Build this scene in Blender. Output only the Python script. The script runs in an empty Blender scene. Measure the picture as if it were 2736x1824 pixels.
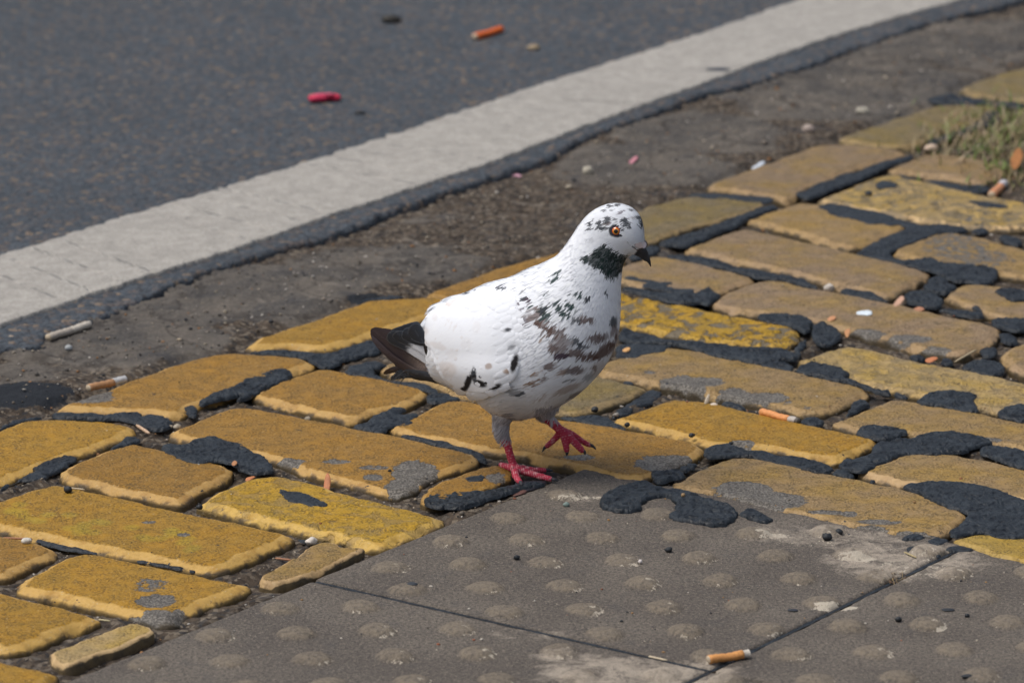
import bpy, math, random
import numpy as np
from mathutils import Vector
from mathutils.geometry import delaunay_2d_cdt
from mathutils.bvhtree import BVHTree
random.seed(7); RNG = np.random.default_rng(11)
sc = bpy.context.scene
col = sc.collection

# ------------------------------------------------------------------ camera
H = 1.2; PITCH = math.radians(15.5); FPX = 12165.0; W0, H0 = 2736.0, 1824.0
cam = bpy.data.cameras.new('camera'); camo = bpy.data.objects.new('camera', cam); col.objects.link(camo)
camo.location = (0, 0, H); camo.rotation_euler = (math.radians(90) - PITCH, 0, 0)
cam.sensor_width = 36.0; cam.lens = 36.0 * FPX / W0; cam.clip_start = 0.05; cam.clip_end = 300
cam.dof.use_dof = True; cam.dof.focus_distance = 3.93; cam.dof.aperture_fstop = 10.5
sc.camera = camo
# ------------------------------------------------------------------ world, sun, exposure
SUN_EL, SUN_AZ = math.radians(64), math.radians(262)
wd = bpy.data.worlds.new('World'); sc.world = wd; wd.use_nodes = True
wn = wd.node_tree; wn.nodes.clear()
sky = wn.nodes.new('ShaderNodeTexSky'); sky.sky_type = 'NISHITA'; sky.sun_disc = False
sky.sun_elevation = SUN_EL; sky.sun_rotation = SUN_AZ; sky.dust_density = 4.0; sky.air_density = 1.0; sky.ozone_density = 1.0
hs = wn.nodes.new('ShaderNodeHueSaturation'); hs.inputs['Saturation'].default_value = 0.68
bg = wn.nodes.new('ShaderNodeBackground'); bg.inputs[1].default_value = 0.115
wo = wn.nodes.new('ShaderNodeOutputWorld')
wn.links.new(sky.outputs[0], hs.inputs['Color']); wn.links.new(hs.outputs[0], bg.inputs[0]); wn.links.new(bg.outputs[0], wo.inputs[0])
sl = bpy.data.lights.new('sun', 'SUN'); sl.energy = 2.0; sl.angle = math.radians(36); sl.color = (1.0, 0.975, 0.94)
so = bpy.data.objects.new('sun', sl); col.objects.link(so)
sd = Vector((math.sin(SUN_AZ) * math.cos(SUN_EL), math.cos(SUN_AZ) * math.cos(SUN_EL), math.sin(SUN_EL)))
so.rotation_euler = sd.to_track_quat('Z', 'Y').to_euler()
sc.view_settings.view_transform = 'Standard'; sc.view_settings.look = 'None'
sc.view_settings.exposure = 0.13; sc.view_settings.gamma = 1.0
sc.render.engine = 'CYCLES'

# ------------------------------------------------------------------ measuring helpers (photo point -> metres)
CT, ST = math.cos(PITCH), math.sin(PITCH)
ZONES = dict(A=(0,600), B=(0,1000), C=(0,1357), D=(600,700), E=(600,1050), F=(600,1357), G=(1500,400), H=(2036,200),
             I=(2036,600), J=(1500,750), K=(1400,1100), L=(2036,1000), M=(1300,1357), O=(2036,1357))
def native(zone, x, y):
    if zone == 'W': return (x * 1.16327, y * 1.16327)
    if zone == 'P': return (960 + x / 1.8667, 500 + y / 1.8667)
    if zone == 'T': return (x / 1.68, y / 1.68)
    if zone == 'U': return (1300 + x / 1.638, y / 1.638)
    ox, oy = ZONES[zone]; return (ox + x * .29787, oy + y * .29787)
def ray(nx, ny):
    u = (nx - W0 / 2) / FPX; v = (H0 / 2 - ny) / FPX
    return (u, CT + v * ST, -ST + v * CT)
def G(zone, x, y, z=0.0):
    d = ray(*native(zone, x, y)); t = (z - H) / d[2]
    return np.array([d[0] * t, d[1] * t])
def GP(spec, z=0.0):
    """spec: 'Z x,y x,y ... Z2 x,y' -> (n,2) metres on the plane z"""
    out = []; zone = 'W'
    for tok in spec.split():
        if tok.isalpha(): zone = tok
        else:
            x, y = tok.split(','); out.append(G(zone, float(x), float(y), z))
    return np.array(out)

# ------------------------------------------------------------------ numpy noise
def _h(ix, iy, iz, seed):
    n = (ix * 374761393 + iy * 668265263 + iz * 2147483647 + seed * 974634777) & 0xFFFFFFFF
    n = ((n ^ (n >> 13)) * 1274126177) & 0xFFFFFFFF
    return ((n ^ (n >> 16)) & 0xFFFF) / 65535.0
def vn(x, y, z=0.0, seed=0):
    x, y, z = np.broadcast_arrays(np.asarray(x, float), np.asarray(y, float), np.asarray(z, float))
    ix, iy, iz = np.floor(x).astype(np.int64), np.floor(y).astype(np.int64), np.floor(z).astype(np.int64)
    fx, fy, fz = x - ix, y - iy, z - iz
    fx, fy, fz = fx*fx*(3-2*fx), fy*fy*(3-2*fy), fz*fz*(3-2*fz)
    def L(a, b, t): return a + (b - a) * t
    r = []
    for dz in (0, 1):
        r.append(L(L(_h(ix,iy,iz+dz,seed), _h(ix+1,iy,iz+dz,seed), fx), L(_h(ix,iy+1,iz+dz,seed), _h(ix+1,iy+1,iz+dz,seed), fx), fy))
    return L(r[0], r[1], fz) * 2 - 1
def fbm(x, y, z=0.0, seed=0, o=4):
    s = 0; a = 1.0; f = 1.0; t = 0
    for k in range(o):
        s = s + a * vn(np.asarray(x)*f, np.asarray(y)*f, np.asarray(z)*f, seed + k*17); t += a; a *= .5; f *= 2.03
    return s / t
def sm(a, b, x): 
    t = np.clip((x - a) / (b - a), 0, 1); return t*t*(3-2*t)

# ------------------------------------------------------------------ object helpers
def tag(o, label=None, cat=None, group=None, kind=None):
    if label: o['label'] = label
    if cat: o['category'] = cat
    if group: o['group'] = group
    if kind: o['kind'] = kind
    return o
def mesh_obj(name, V, F, mat, parent=None, attrs=None, colors=None, smooth=True, origin=None):
    V = np.asarray(V, float)
    if origin is None: origin = (0, 0, 0)
    V = V - np.array(origin)
    me = bpy.data.meshes.new(name)
    if isinstance(F, np.ndarray):
        k = F.shape[1]; n = len(F)
        me.vertices.add(len(V)); me.vertices.foreach_set('co', V.astype(np.float32).ravel())
        me.loops.add(n * k); me.loops.foreach_set('vertex_index', F.astype(np.int32).ravel())
        me.polygons.add(n); me.polygons.foreach_set('loop_start', (np.arange(n) * k).astype(np.int32))
        me.polygons.foreach_set('loop_total', np.full(n, k, np.int32)); me.update(calc_edges=True)
    else:
        me.from_pydata(V.tolist(), [], F); me.update()
    me.polygons.foreach_set('use_smooth', np.full(len(me.polygons), smooth))
    for k, a in (attrs or {}).items():
        at = me.attributes.new(k, 'FLOAT', 'POINT'); at.data.foreach_set('value', np.asarray(a, np.float32))
    if colors is not None:
        at = me.attributes.new('Col', 'FLOAT_COLOR', 'POINT')
        c = np.concatenate([colors, np.ones((len(V), 1))], 1); at.data.foreach_set('color', c.astype(np.float32).ravel())
    me.materials.append(mat)
    o = bpy.data.objects.new(name, me); o.location = origin; col.objects.link(o)
    if parent: 
        o.parent = parent; o.location = Vector(origin) - parent.matrix_world.translation if parent.type != 'EMPTY' else Vector(origin) - parent.location
    return o
def empty(name, loc):
    o = bpy.data.objects.new(name, None); o.location = loc; o.empty_display_size = .02; col.objects.link(o); return o
def smooth_poly(P, it=2, step=.0025):
    for _ in range(it):
        Q = np.roll(P, -1, 0); P = np.stack([P*.75 + Q*.25, P*.25 + Q*.75], 1).reshape(-1, 2)
    Q = np.vstack([P, P[:1]]); L = np.r_[0, np.cumsum(np.linalg.norm(np.diff(Q, axis=0), axis=1))]
    n = max(12, int(L[-1] / step)); t = np.linspace(0, L[-1], n, endpoint=False)
    return np.stack([np.interp(t, L, Q[:, 0]), np.interp(t, L, Q[:, 1])], 1)
def area(P): x, y = P.T; return .5 * np.sum(x * np.roll(y, -1) - np.roll(x, -1) * y)
def normals2(P):
    if area(P) < 0: P = P[::-1].copy()
    T = np.roll(P, -1, 0) - np.roll(P, 1, 0); T /= np.linalg.norm(T, axis=1)[:, None] + 1e-12
    return P, np.stack([T[:, 1], -T[:, 0]], 1)
def inside(X, P):
    r = np.zeros(len(X), bool); Q = np.roll(P, -1, 0)
    for (x1, y1), (x2, y2) in zip(P, Q):
        c = ((y1 > X[:, 1]) != (y2 > X[:, 1])); 
        with np.errstate(divide='ignore', invalid='ignore'):
            r ^= c & (X[:, 0] < (x2 - x1) * (X[:, 1] - y1) / (y2 - y1 + 1e-18) + x1)
    return r
def pdist(X, P):
    Q = np.roll(P, -1, 0); out = np.full(len(X), 1e9)
    for a, b in zip(P, Q):
        ab = b - a; t = np.clip(((X - a) @ ab) / (ab @ ab + 1e-18), 0, 1)
        d = np.hypot(*(X - a - t[:, None] * ab).T); np.minimum(out, d, out)
    return out
def fill(P, s):
    """triangulate polygon P with inner points at spacing s; returns pts, tris, dist to the edge"""
    lo, hi = P.min(0), P.max(0)
    gx, gy = np.meshgrid(np.arange(lo[0], hi[0], s), np.arange(lo[1], hi[1], s * .87))
    gx[1::2] += s / 2; X = np.stack([gx.ravel(), gy.ravel()], 1); X += RNG.uniform(-.15, .15, X.shape) * s
    X = X[inside(X, P)]
    if len(X): X = X[pdist(X, P) > s * .55]
    Pn, N = normals2(P); ring = Pn - N * s * .35
    if len(ring): ring = ring[inside(ring, P)]; ring = ring[pdist(ring, P) > s * .25]
    A = np.vstack([Pn, ring, X]); n = len(Pn)
    v, e, f, *_ = delaunay_2d_cdt([Vector(a) for a in A], [(i, (i+1) % n) for i in range(n)], [list(range(n))], 1, 1e-7)
    V = np.array([tuple(a) for a in v]); F = np.array([list(t) for t in f if len(t) == 3])
    d = pdist(V, Pn); d[d < 1e-6] = 0
    return V, F, d, Pn

# ------------------------------------------------------------------ materials
def mat(name):
    m = bpy.data.materials.new(name); m.use_nodes = True; nt = m.node_tree
    return m, nt, nt.nodes['Principled BSDF']
class NB:
    def __init__(s, nt): s.nt = nt
    def n(s, t, **k):
        x = s.nt.nodes.new(t)
        for a, b in k.items(): setattr(x, a, b)
        return x
    def l(s, a, b): s.nt.links.new(a, b)
    def noise(s, vec, scale, detail=4, rough=.55, dist=0):
        x = s.n('ShaderNodeTexNoise'); x.inputs['Scale'].default_value = scale; x.inputs['Detail'].default_value = detail
        x.inputs['Roughness'].default_value = rough; x.inputs['Distortion'].default_value = dist; s.l(vec, x.inputs['Vector']); return x.outputs['Fac']
    def voro(s, vec, scale, out='Color'):
        x = s.n('ShaderNodeTexVoronoi'); x.inputs['Scale'].default_value = scale; s.l(vec, x.inputs['Vector']); return x.outputs[out]
    def ramp(s, fac, a, b, ca=0.0, cb=1.0):
        x = s.n('ShaderNodeMapRange'); x.interpolation_type = 'SMOOTHSTEP'; x.inputs[1].default_value = a; x.inputs[2].default_value = b
        x.inputs[3].default_value = ca; x.inputs[4].default_value = cb; s.l(fac, x.inputs[0]); return x.outputs[0]
    def mix(s, fac, a, b, mode='MIX'):
        x = s.n('ShaderNodeMix', data_type='RGBA', blend_type=mode)
        if isinstance(fac, (int, float)): x.inputs[0].default_value = fac
        else: s.l(fac, x.inputs[0])
        for v, i in ((a, 6), (b, 7)):
            if isinstance(v, tuple): x.inputs[i].default_value = (*v[:3], 1)
            else: s.l(v, x.inputs[i])
        return x.outputs[2]
    def math(s, op, a, b=0.0, c=None):
        x = s.n('ShaderNodeMath', operation=op)
        for v, i in ((a, 0), (b, 1), (c, 2)):
            if v is None: continue
            if isinstance(v, (int, float)): x.inputs[i].default_value = v
            else: s.l(v, x.inputs[i])
        return x.outputs[0]
    def attr(s, name, out='Fac', typ='GEOMETRY'):
        x = s.n('ShaderNodeAttribute'); x.attribute_name = name; x.attribute_type = typ; return x.outputs[out]
    def pos(s): return s.n('ShaderNodeNewGeometry').outputs['Position']
    def bump(s, h, dist, strength=1.0, normal=None):
        x = s.n('ShaderNodeBump'); x.inputs['Distance'].default_value = dist; x.inputs['Strength'].default_value = strength
        s.l(h, x.inputs['Height']); 
        if normal is not None: s.l(normal, x.inputs['Normal'])
        return x.outputs[0]

def make_brick_mat():
    m, nt, b = mat('yellow_painted_brick'); k = NB(nt); p = k.pos()
    tint = k.attr('Col', 'Color')
    big = k.noise(p, 22, 3); mid = k.noise(p, 75, 4)
    edge = k.attr('edge'); wear = k.attr('wear'); pit = k.attr('pit')
    top = k.ramp(k.math('ADD', edge, k.math('MULTIPLY', k.math('SUBTRACT', k.noise(p, 42, 5, .65), .5), .012)), .0088, .0118)
    top = k.math('SUBTRACT', 1.0, k.math('MULTIPLY', k.math('SUBTRACT', 1.0, top), k.attr('rimk')))
    c = k.mix(k.ramp(big, .35, .7), tint, k.mix(1.0, tint, (1.12, 1.05, .55), 'MULTIPLY'))
    c = k.mix(k.math('MULTIPLY', k.ramp(mid, .4, .75), .45), c, k.mix(1.0, tint, (.62, .66, .62), 'MULTIPLY'))
    # smoother cleaner paint on the bevel
    rim = k.mix(.50, k.mix(1.0, tint, (1.12, 1.2, 2.0), 'MULTIPLY'), (.52, .335, .125))
    rim = k.mix(k.math('MULTIPLY', k.ramp(mid, .45, .75), .5), rim, k.mix(1.0, tint, (.70, .60, .7), 'MULTIPLY'))
    c = k.mix(1.0, c, (.78, .79, .95), 'MULTIPLY')
    c = k.mix(top, rim, c)
    # small dark pits and grit
    f1 = k.noise(p, 430, 3, .7); f2 = k.noise(p, 70, 3, .6)
    pits = k.math('MULTIPLY', k.ramp(f1, .50, .60), k.ramp(f2, .32, .62, .12, 1))
    pits = k.math('MULTIPLY', pits, k.math('ADD', k.math('MULTIPLY', top, .75), .15))
    c = k.mix(k.math('MULTIPLY', pits, .66), c, (.060, .046, .026))
    lt = k.math('MULTIPLY', k.ramp(k.noise(p, 420, 1), .66, .74), .45)
    c = k.mix(lt, c, (.48, .38, .22))
    # deeper hollows where asked for
    pn = k.math('MULTIPLY', k.ramp(k.noise(p, 48, 4, .6, .6), .5, .58), pit)
    c = k.mix(pn, c, (.15, .12, .075))
    # bare concrete
    wn_ = k.math('ADD', wear, k.math('MULTIPLY', k.math('SUBTRACT', k.noise(p, 95, 5, .65), .5), 1.3))
    wm = k.ramp(wn_, .5, .56)
    sp = k.noise(p, 520, 2)
    conc = k.mix(k.ramp(sp, .4, .66), (.075, .066, .056), (.21, .19, .16))
    c = k.mix(wm, c, conc)
    # rare small tar specks
    tn = k.ramp(k.noise(p, 105, 4, .6), .685, .70)
    c = k.mix(tn, c, (.022, .026, .032))
    dirt = k.ramp(edge, .0002, .0018, .88, 0.0)
    c = k.mix(dirt, c, (.055, .040, .018))
    c = k.mix(k.math('MULTIPLY', k.ramp(edge, .001, .006, .9, 0), k.ramp(mid, .45, .62)), c, (.07, .052, .03))
    k.l(c, b.inputs['Base Color'])
    k.l(k.ramp(f1, .3, .7, .45, .7), b.inputs['Roughness']); b.inputs['Specular IOR Level'].default_value = .3
    h = k.math('ADD', k.math('MULTIPLY', k.noise(p, 260, 4, .65), .6), k.math('MULTIPLY', pits, -.5))
    h = k.math('ADD', h, k.math('MULTIPLY', wm, -.5)); h = k.math('ADD', h, k.math('MULTIPLY', pn, -1.6))
    k.l(k.bump(h, .0015, 1.0), b.inputs['Normal'])
    return m
M_BRICK = make_brick_mat()
def make_tar():
    m, nt, b = mat('black_bitumen'); k = NB(nt); p = k.pos()
    n1 = k.noise(p, 60, 4, .6, .8); n2 = k.noise(p, 600, 2)
    c = k.mix(k.ramp(n1, .3, .7), (.006, .008, .011), (.025, .032, .040))
    c = k.mix(k.math('MULTIPLY', k.ramp(n2, .70, .76), .5), c, (.22, .20, .16))
    k.l(c, b.inputs['Base Color']); k.l(k.ramp(n1, .3, .7, .38, .62), b.inputs['Roughness']); b.inputs['Specular IOR Level'].default_value = .26
    w = k.n('ShaderNodeTexWave', wave_type='BANDS'); w.inputs['Scale'].default_value = 34; w.inputs['Distortion'].default_value = 14; w.inputs['Detail'].default_value = 3; w.inputs['Detail Scale'].default_value = 1.6
    k.l(p, w.inputs['Vector'])
    h = k.math('ADD', k.math('MULTIPLY', w.outputs['Fac'], .35), k.noise(p, 170, 4, .6))
    k.l(k.bump(h, .0017, 1.0), b.inputs['Normal']); return m
M_TAR = make_tar()
def make_slab():
    m, nt, b = mat('grey_brown_concrete'); k = NB(nt); p = k.pos()
    big = k.noise(p, 9, 3); mid = k.noise(p, 40, 5, .65); fine = k.noise(p, 700, 2, .7); f2 = k.noise(p, 330, 3, .7)
    c = k.mix(k.ramp(big, .35, .68), (.118, .100, .084), (.162, .138, .113))
    c = k.mix(k.math('MULTIPLY', k.ramp(mid, .5, .78), .5), c, (.085, .081, .080))
    c = k.mix(k.ramp(f2, .44, .60, 0, .65), c, (.050, .044, .039)); c = k.mix(k.ramp(k.noise(p, 520, 3, .7), .57, .66, 0, .75), c, (.30, .255, .20))
    dome = k.attr('dome'); c = k.mix(k.math('MULTIPLY', dome, k.ramp(k.noise(p, 240, 4, .7), .35, .65, .15, .8)), c, (.24, .195, .14))
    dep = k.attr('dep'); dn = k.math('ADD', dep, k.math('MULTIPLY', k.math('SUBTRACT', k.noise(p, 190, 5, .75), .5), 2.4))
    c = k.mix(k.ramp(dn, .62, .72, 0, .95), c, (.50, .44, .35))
    pale = k.attr('pale'); pn = k.math('ADD', pale, k.math('MULTIPLY', k.math('SUBTRACT', k.noise(p, 48, 7, .8, .6), .5), 2.6))
    c = k.mix(k.ramp(pn, .45, 1.15, 0, .85), c, (.40, .34, .27))
    k.l(c, b.inputs['Base Color']); b.inputs['Roughness'].default_value = .75; b.inputs['Specular IOR Level'].default_value = .2
    h = k.math('ADD', k.math('MULTIPLY', f2, .8), k.noise(p, 160, 6, .75)); k.l(k.bump(h, .0022, 1.0), b.inputs['Normal']); return m
M_SLAB = make_slab()
def make_soil():
    m, nt, b = mat('soil_and_grit'); k = NB(nt); p = k.pos()
    conc = k.attr('conc'); big = k.noise(p, 14, 4, .6); mid = k.noise(p, 70, 5, .7); 
    vc = k.voro(p, 260); vb = k.n('ShaderNodeSeparateColor'); k.l(vc, vb.inputs[0])
    c = k.mix(k.ramp(mid, .35, .68), (.030, .023, .018), (.105, .080, .058))
    c = k.mix(k.ramp(vb.outputs[0], .62, .95, 0, .75), c, (.20, .165, .125))
    c = k.mix(k.ramp(vb.outputs[1], .72, .95, 0, .8), c, (.028, .028, .03))
    cm = k.ramp(k.math('ADD', conc, k.math('MULTIPLY', k.math('SUBTRACT', big, .5), 1.5)), .42, .62)
    cc = k.mix(k.ramp(big, .3, .7), (.058, .055, .053), (.125, .108, .090))
    cc = k.mix(k.ramp(k.noise(p, 240, 4, .7), .45, .75, 0, .6), cc, (.21, .185, .155))
    c = k.mix(cm, c, cc)
    c = k.mix(k.ramp(k.math('ADD', k.attr('pale'), k.math('MULTIPLY', k.math('SUBTRACT', k.noise(p, 70, 5, .7), .5), 1.4)), .45, .95, 0, .7), c, (.20, .175, .145))
    c = k.mix(k.ramp(k.noise(p, 33, 5, .65, .8), .56, .70, 0, .45), c, (.235, .205, .17))
    c = k.mix(k.ramp(k.noise(p, 19, 4, .6, .5), .58, .7, 0, .6), c, (.048, .048, .052))
    cw = k.n('ShaderNodeVectorMath', operation='ADD'); cn = k.n('ShaderNodeTexNoise'); cn.inputs['Scale'].default_value = 14; cn.inputs['Detail'].default_value = 6; cs = k.n('ShaderNodeVectorMath', operation='SCALE'); cs.inputs['Scale'].default_value = .14
    k.l(p, cn.inputs['Vector']); k.l(cn.outputs['Color'], cs.inputs[0]); k.l(p, cw.inputs[0]); k.l(cs.outputs[0], cw.inputs[1]); cv = k.n('ShaderNodeTexVoronoi', feature='DISTANCE_TO_EDGE'); cv.inputs['Scale'].default_value = 8; k.l(cw.outputs[0], cv.inputs['Vector'])
    c = k.mix(k.math('MULTIPLY', k.ramp(cv.outputs['Distance'], .003, .035, .5, 0), cm), c, (.026, .021, .018))
    tar_shade = k.attr('tar'); tm = k.ramp(k.math('ADD', tar_shade, k.math('MULTIPLY', k.math('SUBTRACT', k.noise(p, 120, 5, .7), .5), 1.0)), .5, .58)  # tar and joint grime, plus painted crevice shade along the asphalt lip
    c = k.mix(tm, c, (.022, .025, .03))
    k.l(c, b.inputs['Base Color']); b.inputs['Roughness'].default_value = .85; b.inputs['Specular IOR Level'].default_value = .15
    k.l(k.bump(k.math('ADD', k.noise(p, 200, 5, .75), k.math('MULTIPLY', vb.outputs[2], .35)), .003, .8), b.inputs['Normal']); return m
M_SOIL = make_soil()
def make_road():
    m, nt, b = mat('asphalt'); k = NB(nt); p = k.pos()
    wp = k.n('ShaderNodeVectorMath', operation='ADD'); nz = k.n('ShaderNodeTexNoise'); nz.inputs['Scale'].default_value = 120
    sc_ = k.n('ShaderNodeVectorMath', operation='SCALE'); sc_.inputs['Scale'].default_value = .006
    k.l(p, nz.inputs['Vector']); k.l(nz.outputs['Color'], sc_.inputs[0]); k.l(p, wp.inputs[0]); k.l(sc_.outputs[0], wp.inputs[1])
    v = k.n('ShaderNodeTexVoronoi'); v.inputs['Scale'].default_value = 150; k.l(wp.outputs[0], v.inputs['Vector'])
    s = k.n('ShaderNodeSeparateColor'); k.l(v.outputs['Color'], s.inputs[0])
    c = k.mix(k.ramp(s.outputs[0], .0, .8), (.044, .054, .066), (.076, .090, .106))
    c = k.mix(k.ramp(s.outputs[1], .66, .95, 0, .7), c, (.150, .112, .090))
    c = k.mix(k.ramp(s.outputs[2], .93, .97, 0, .8), c, (.26, .185, .12))
    c = k.mix(k.ramp(k.noise(p, 300, 3), .35, .6, .6, 0), c, (.018, .02, .024))
    c = k.mix(k.ramp(k.noise(p, 4, 3), .4, .75, 0, .3), c, (.035, .042, .05))
    k.l(c, b.inputs['Base Color']); b.inputs['Roughness'].default_value = .75; b.inputs['Specular IOR Level'].default_value = .3
    h = k.math('ADD', k.math('MULTIPLY', v.outputs['Distance'], -1.0), k.math('MULTIPLY', k.noise(p, 220, 4, .7), 1.2))
    k.l(k.bump(h, .003, .8), b.inputs['Normal']); return m
M_ROAD = make_road()
def make_line():
    m, nt, b = mat('worn_white_road_paint'); k = NB(nt); p = k.pos()
    mid = k.noise(p, 55, 6, .7); fine = k.noise(p, 330, 4, .7)
    c = k.mix(k.ramp(mid, .38, .62), (.40, .375, .335), (.315, .295, .264)); c = k.mix(k.ramp(k.noise(p, 12, 5, .7), .48, .72, 0, .5), c, (.31, .29, .26)); c = k.mix(k.ramp(fine, .46, .68, 0, .7), c, (.18, .165, .145)); c = k.mix(k.ramp(k.noise(p, 120, 5, .75, .5), .54, .66, 0, .6), c, (.20, .185, .165))
    st = k.n('ShaderNodeMapping'); st.inputs['Rotation'].default_value = (0, 0, .5); st.inputs['Scale'].default_value = (12, 160, 1); k.l(p, st.inputs['Vector'])
    c = k.mix(k.ramp(k.noise(st.outputs[0], 1.6, 5, .7), .56, .72, 0, .55), c, (.47, .44, .39))
    c = k.mix(k.ramp(k.noise(p, 38, 2, .5), .77, .79, 0, .9), c, (.05, .055, .065))
    k.l(c, b.inputs['Base Color']); b.inputs['Roughness'].default_value = .7; b.inputs['Specular IOR Level'].default_value = .2
    k.l(k.bump(k.math('ADD', fine, k.noise(st.outputs[0], 1.2, 4)), .0012, .7), b.inputs['Normal']); return m
M_LINE = make_line()
def make_col(name, rough=.7, scale=0, bd=0, sss=0, spec=.4, coat=0):
    m, nt, b = mat(name); k = NB(nt); c = k.attr('Col', 'Color')
    if scale:
        n = k.noise(k.pos(), scale, 3, .6); c = k.mix(k.ramp(n, .35, .7, .35, 0), c, k.mix(1.0, c, (.45, .42, .40), 'MULTIPLY'))
        k.l(k.bump(n, bd, .7), b.inputs['Normal'])
    k.l(c, b.inputs['Base Color']); b.inputs['Roughness'].default_value = rough; b.inputs['Specular IOR Level'].default_value = spec
    b.inputs['Coat Weight'].default_value = coat
    if sss: b.inputs['Subsurface Weight'].default_value = sss; b.inputs['Subsurface Radius'].default_value = (.004, .003, .003); b.inputs['Subsurface Scale'].default_value = 1.0
    return m
M_GRIT = make_col('grit', .75, 900, .0005); M_ITEM = make_col('litter', .6, 380, .0006); M_FEATHER = make_col('feather', .75, 0, 0, 0, .25)
M_LEG = make_col('bird_body', .6, 0, 0, 0, .3); M_EYE = make_col('eye_gloss', .12, 0, 0, 0, .6, 1.0); M_GRASS = make_col('grass_blade', .6); M_VANE = make_col('flight_feather', .5, 0, 0, 0, .4)

# ------------------------------------------------------------------ ground, road, painted line
def blobs(X, spec, soft=.004):
    """max falloff over ellipses given as (zone,x,y,rx_m,ry_m,strength)"""
    out = np.zeros(len(X))
    for z_, x, y, rx, ry, s in spec:
        c = G(z_, x, y); d = np.hypot((X[:, 0]-c[0])/rx, (X[:, 1]-c[1])/ry); out = np.maximum(out, s * sm(1.25, .5, d))
    return out
LIP = GP('W -1500,1340 -900,1130 -420,960 -200,880 -90,838 A 0,1115 200,1120 350,1095 385,990 600,930 900,850 1100,760 1350,650 1480,600 1560,555 1850,440 2350,250 T 1480,1070 1600,1020 1720,960 2000,870 2352,745 U 290,690 350,650 420,600 690,520 960,410 1280,340 1700,185 1900,110 2100,65 2352,10 W 2480,-55 2700,-150 3000,-280', .0)
LINE_LO = GP('W -1500,1260 -900,1052 -420,880 -200,812 A 0,915 500,750 1000,570 1400,450 1700,360 2350,150 T 1500,965 2100,770 U 0,725 500,530 940,375 1400,200 1830,70 2100,0 W 2400,-70 2650,-175 3000,-320', .003)
LINE_HI = GP('W -1500,1080 -900,880 -420,725 -200,655 T 0,1155 450,1010 900,880 1300,760 1700,630 2352,415 U 0,455 400,325 860,180 1380,0 W 2000,-58 2300,-170 2600,-290', .003)
def resample(P, step):
    for _ in range(2):
        Q = np.empty((2*len(P)-2, 2)); Q[0::2] = P[:-1]*.75 + P[1:]*.25; Q[1::2] = P[:-1]*.25 + P[1:]*.75; P = np.vstack([P[:1], Q, P[-1:]])
    L = np.r_[0, np.cumsum(np.linalg.norm(np.diff(P, axis=0), axis=1))]; t = np.linspace(0, L[-1], int(L[-1]/step))
    return np.stack([np.interp(t, L, P[:, 0]), np.interp(t, L, P[:, 1])], 1)
def grid_faces(nu, nv):
    i = np.arange(nu*nv).reshape(nu, nv); return np.stack([i[:-1, :-1].ravel(), i[1:, :-1].ravel(), i[1:, 1:].ravel(), i[:-1, 1:].ravel()], 1)
lip = resample(LIP, .004)
T = np.gradient(lip, axis=0); T = np.stack([np.convolve(np.pad(T[:, i], 40, 'edge'), np.ones(81)/81, 'valid') for i in (0, 1)], 1); T /= np.linalg.norm(T, axis=1)[:, None]
Nl = np.stack([-T[:, 1], T[:, 0]], 1)            # towards the road
s_ = np.arange(len(lip))*.004
lip = lip + Nl * (fbm(s_*22, 3, 0, 5)*.007 + fbm(s_*120, 9, 0, 6)*.006)[:, None]
vs = np.r_[-.002, -.001, 0, .002, .004, np.arange(.007, .14, .0045), np.arange(.15, .5, .012), np.geomspace(.52, 40, 24)]
X = lip[:, None, :] + Nl[:, None, :] * vs[None, :, None]
zz = np.interp(vs, [-.002, -.001, 0, .002, .005, .010], [-.03, -.012, -.0025, .0004, .0018, .002])[None, :] + 0*X[..., 0]
rough = fbm(X[..., 0]*160, X[..., 1]*160, 0, 21, 3)*.0011 + fbm(X[..., 0]*30, X[..., 1]*30, 0, 22, 3)*.001
zz = zz + rough * sm(.6, .3, vs)[None, :] * (1 + .9*sm(.02, 0, vs)[None, :])
V = np.concatenate([X, zz[..., None]], 2).reshape(-1, 3)
tag(mesh_obj('road', V, grid_faces(*X.shape[:2]), M_ROAD), 'dark grey asphalt road with brown stones in it', 'road', None, 'structure')
lo, hi = resample(LINE_LO, .004), resample(LINE_HI, .004)
n = 1300; lo = lo[np.linspace(0, len(lo)-1, n).astype(int)]; hi = hi[np.linspace(0, len(hi)-1, n).astype(int)]
s_ = np.arange(n)*.004
D_ = (hi-lo)/np.linalg.norm(hi-lo, axis=1)[:, None]
lo = lo + D_*(fbm(s_*60, 1, 0, 31)*.004)[:, None]; hi = hi + D_*(fbm(s_*60, 4, 0, 33)*.006+fbm(s_*200, 4, 0, 34)*.002)[:, None]
ts = np.r_[0, .004, .012, np.linspace(.03, .97, 26), .988, .996, 1]
X = lo[:, None]*(1-ts[None, :, None]) + hi[:, None]*ts[None, :, None]
zz = np.interp(ts, [0, .004, .012, .988, .996, 1], [.0, .0048, .0056, .0056, .0048, .0])[None, :] + fbm(X[..., 0]*90, X[..., 1]*90, 0, 35, 3)*.0005
tag(mesh_obj('road_marking', np.concatenate([X, zz[..., None]], 2).reshape(-1, 3), grid_faces(*X.shape[:2]), M_LINE), 'curved worn white line painted along the asphalt edge', 'road marking', None, 'structure')
X0, XA, XB = G('W', 1632.5, 1538, -.003), G('W', 717.8, 1330.7, -.003), G('W', 2088, 1315, -.003)
D1, D2 = XA - X0, XB - X0; D2 = D2 / np.linalg.norm(D2) * np.linalg.norm(D1)
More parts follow.
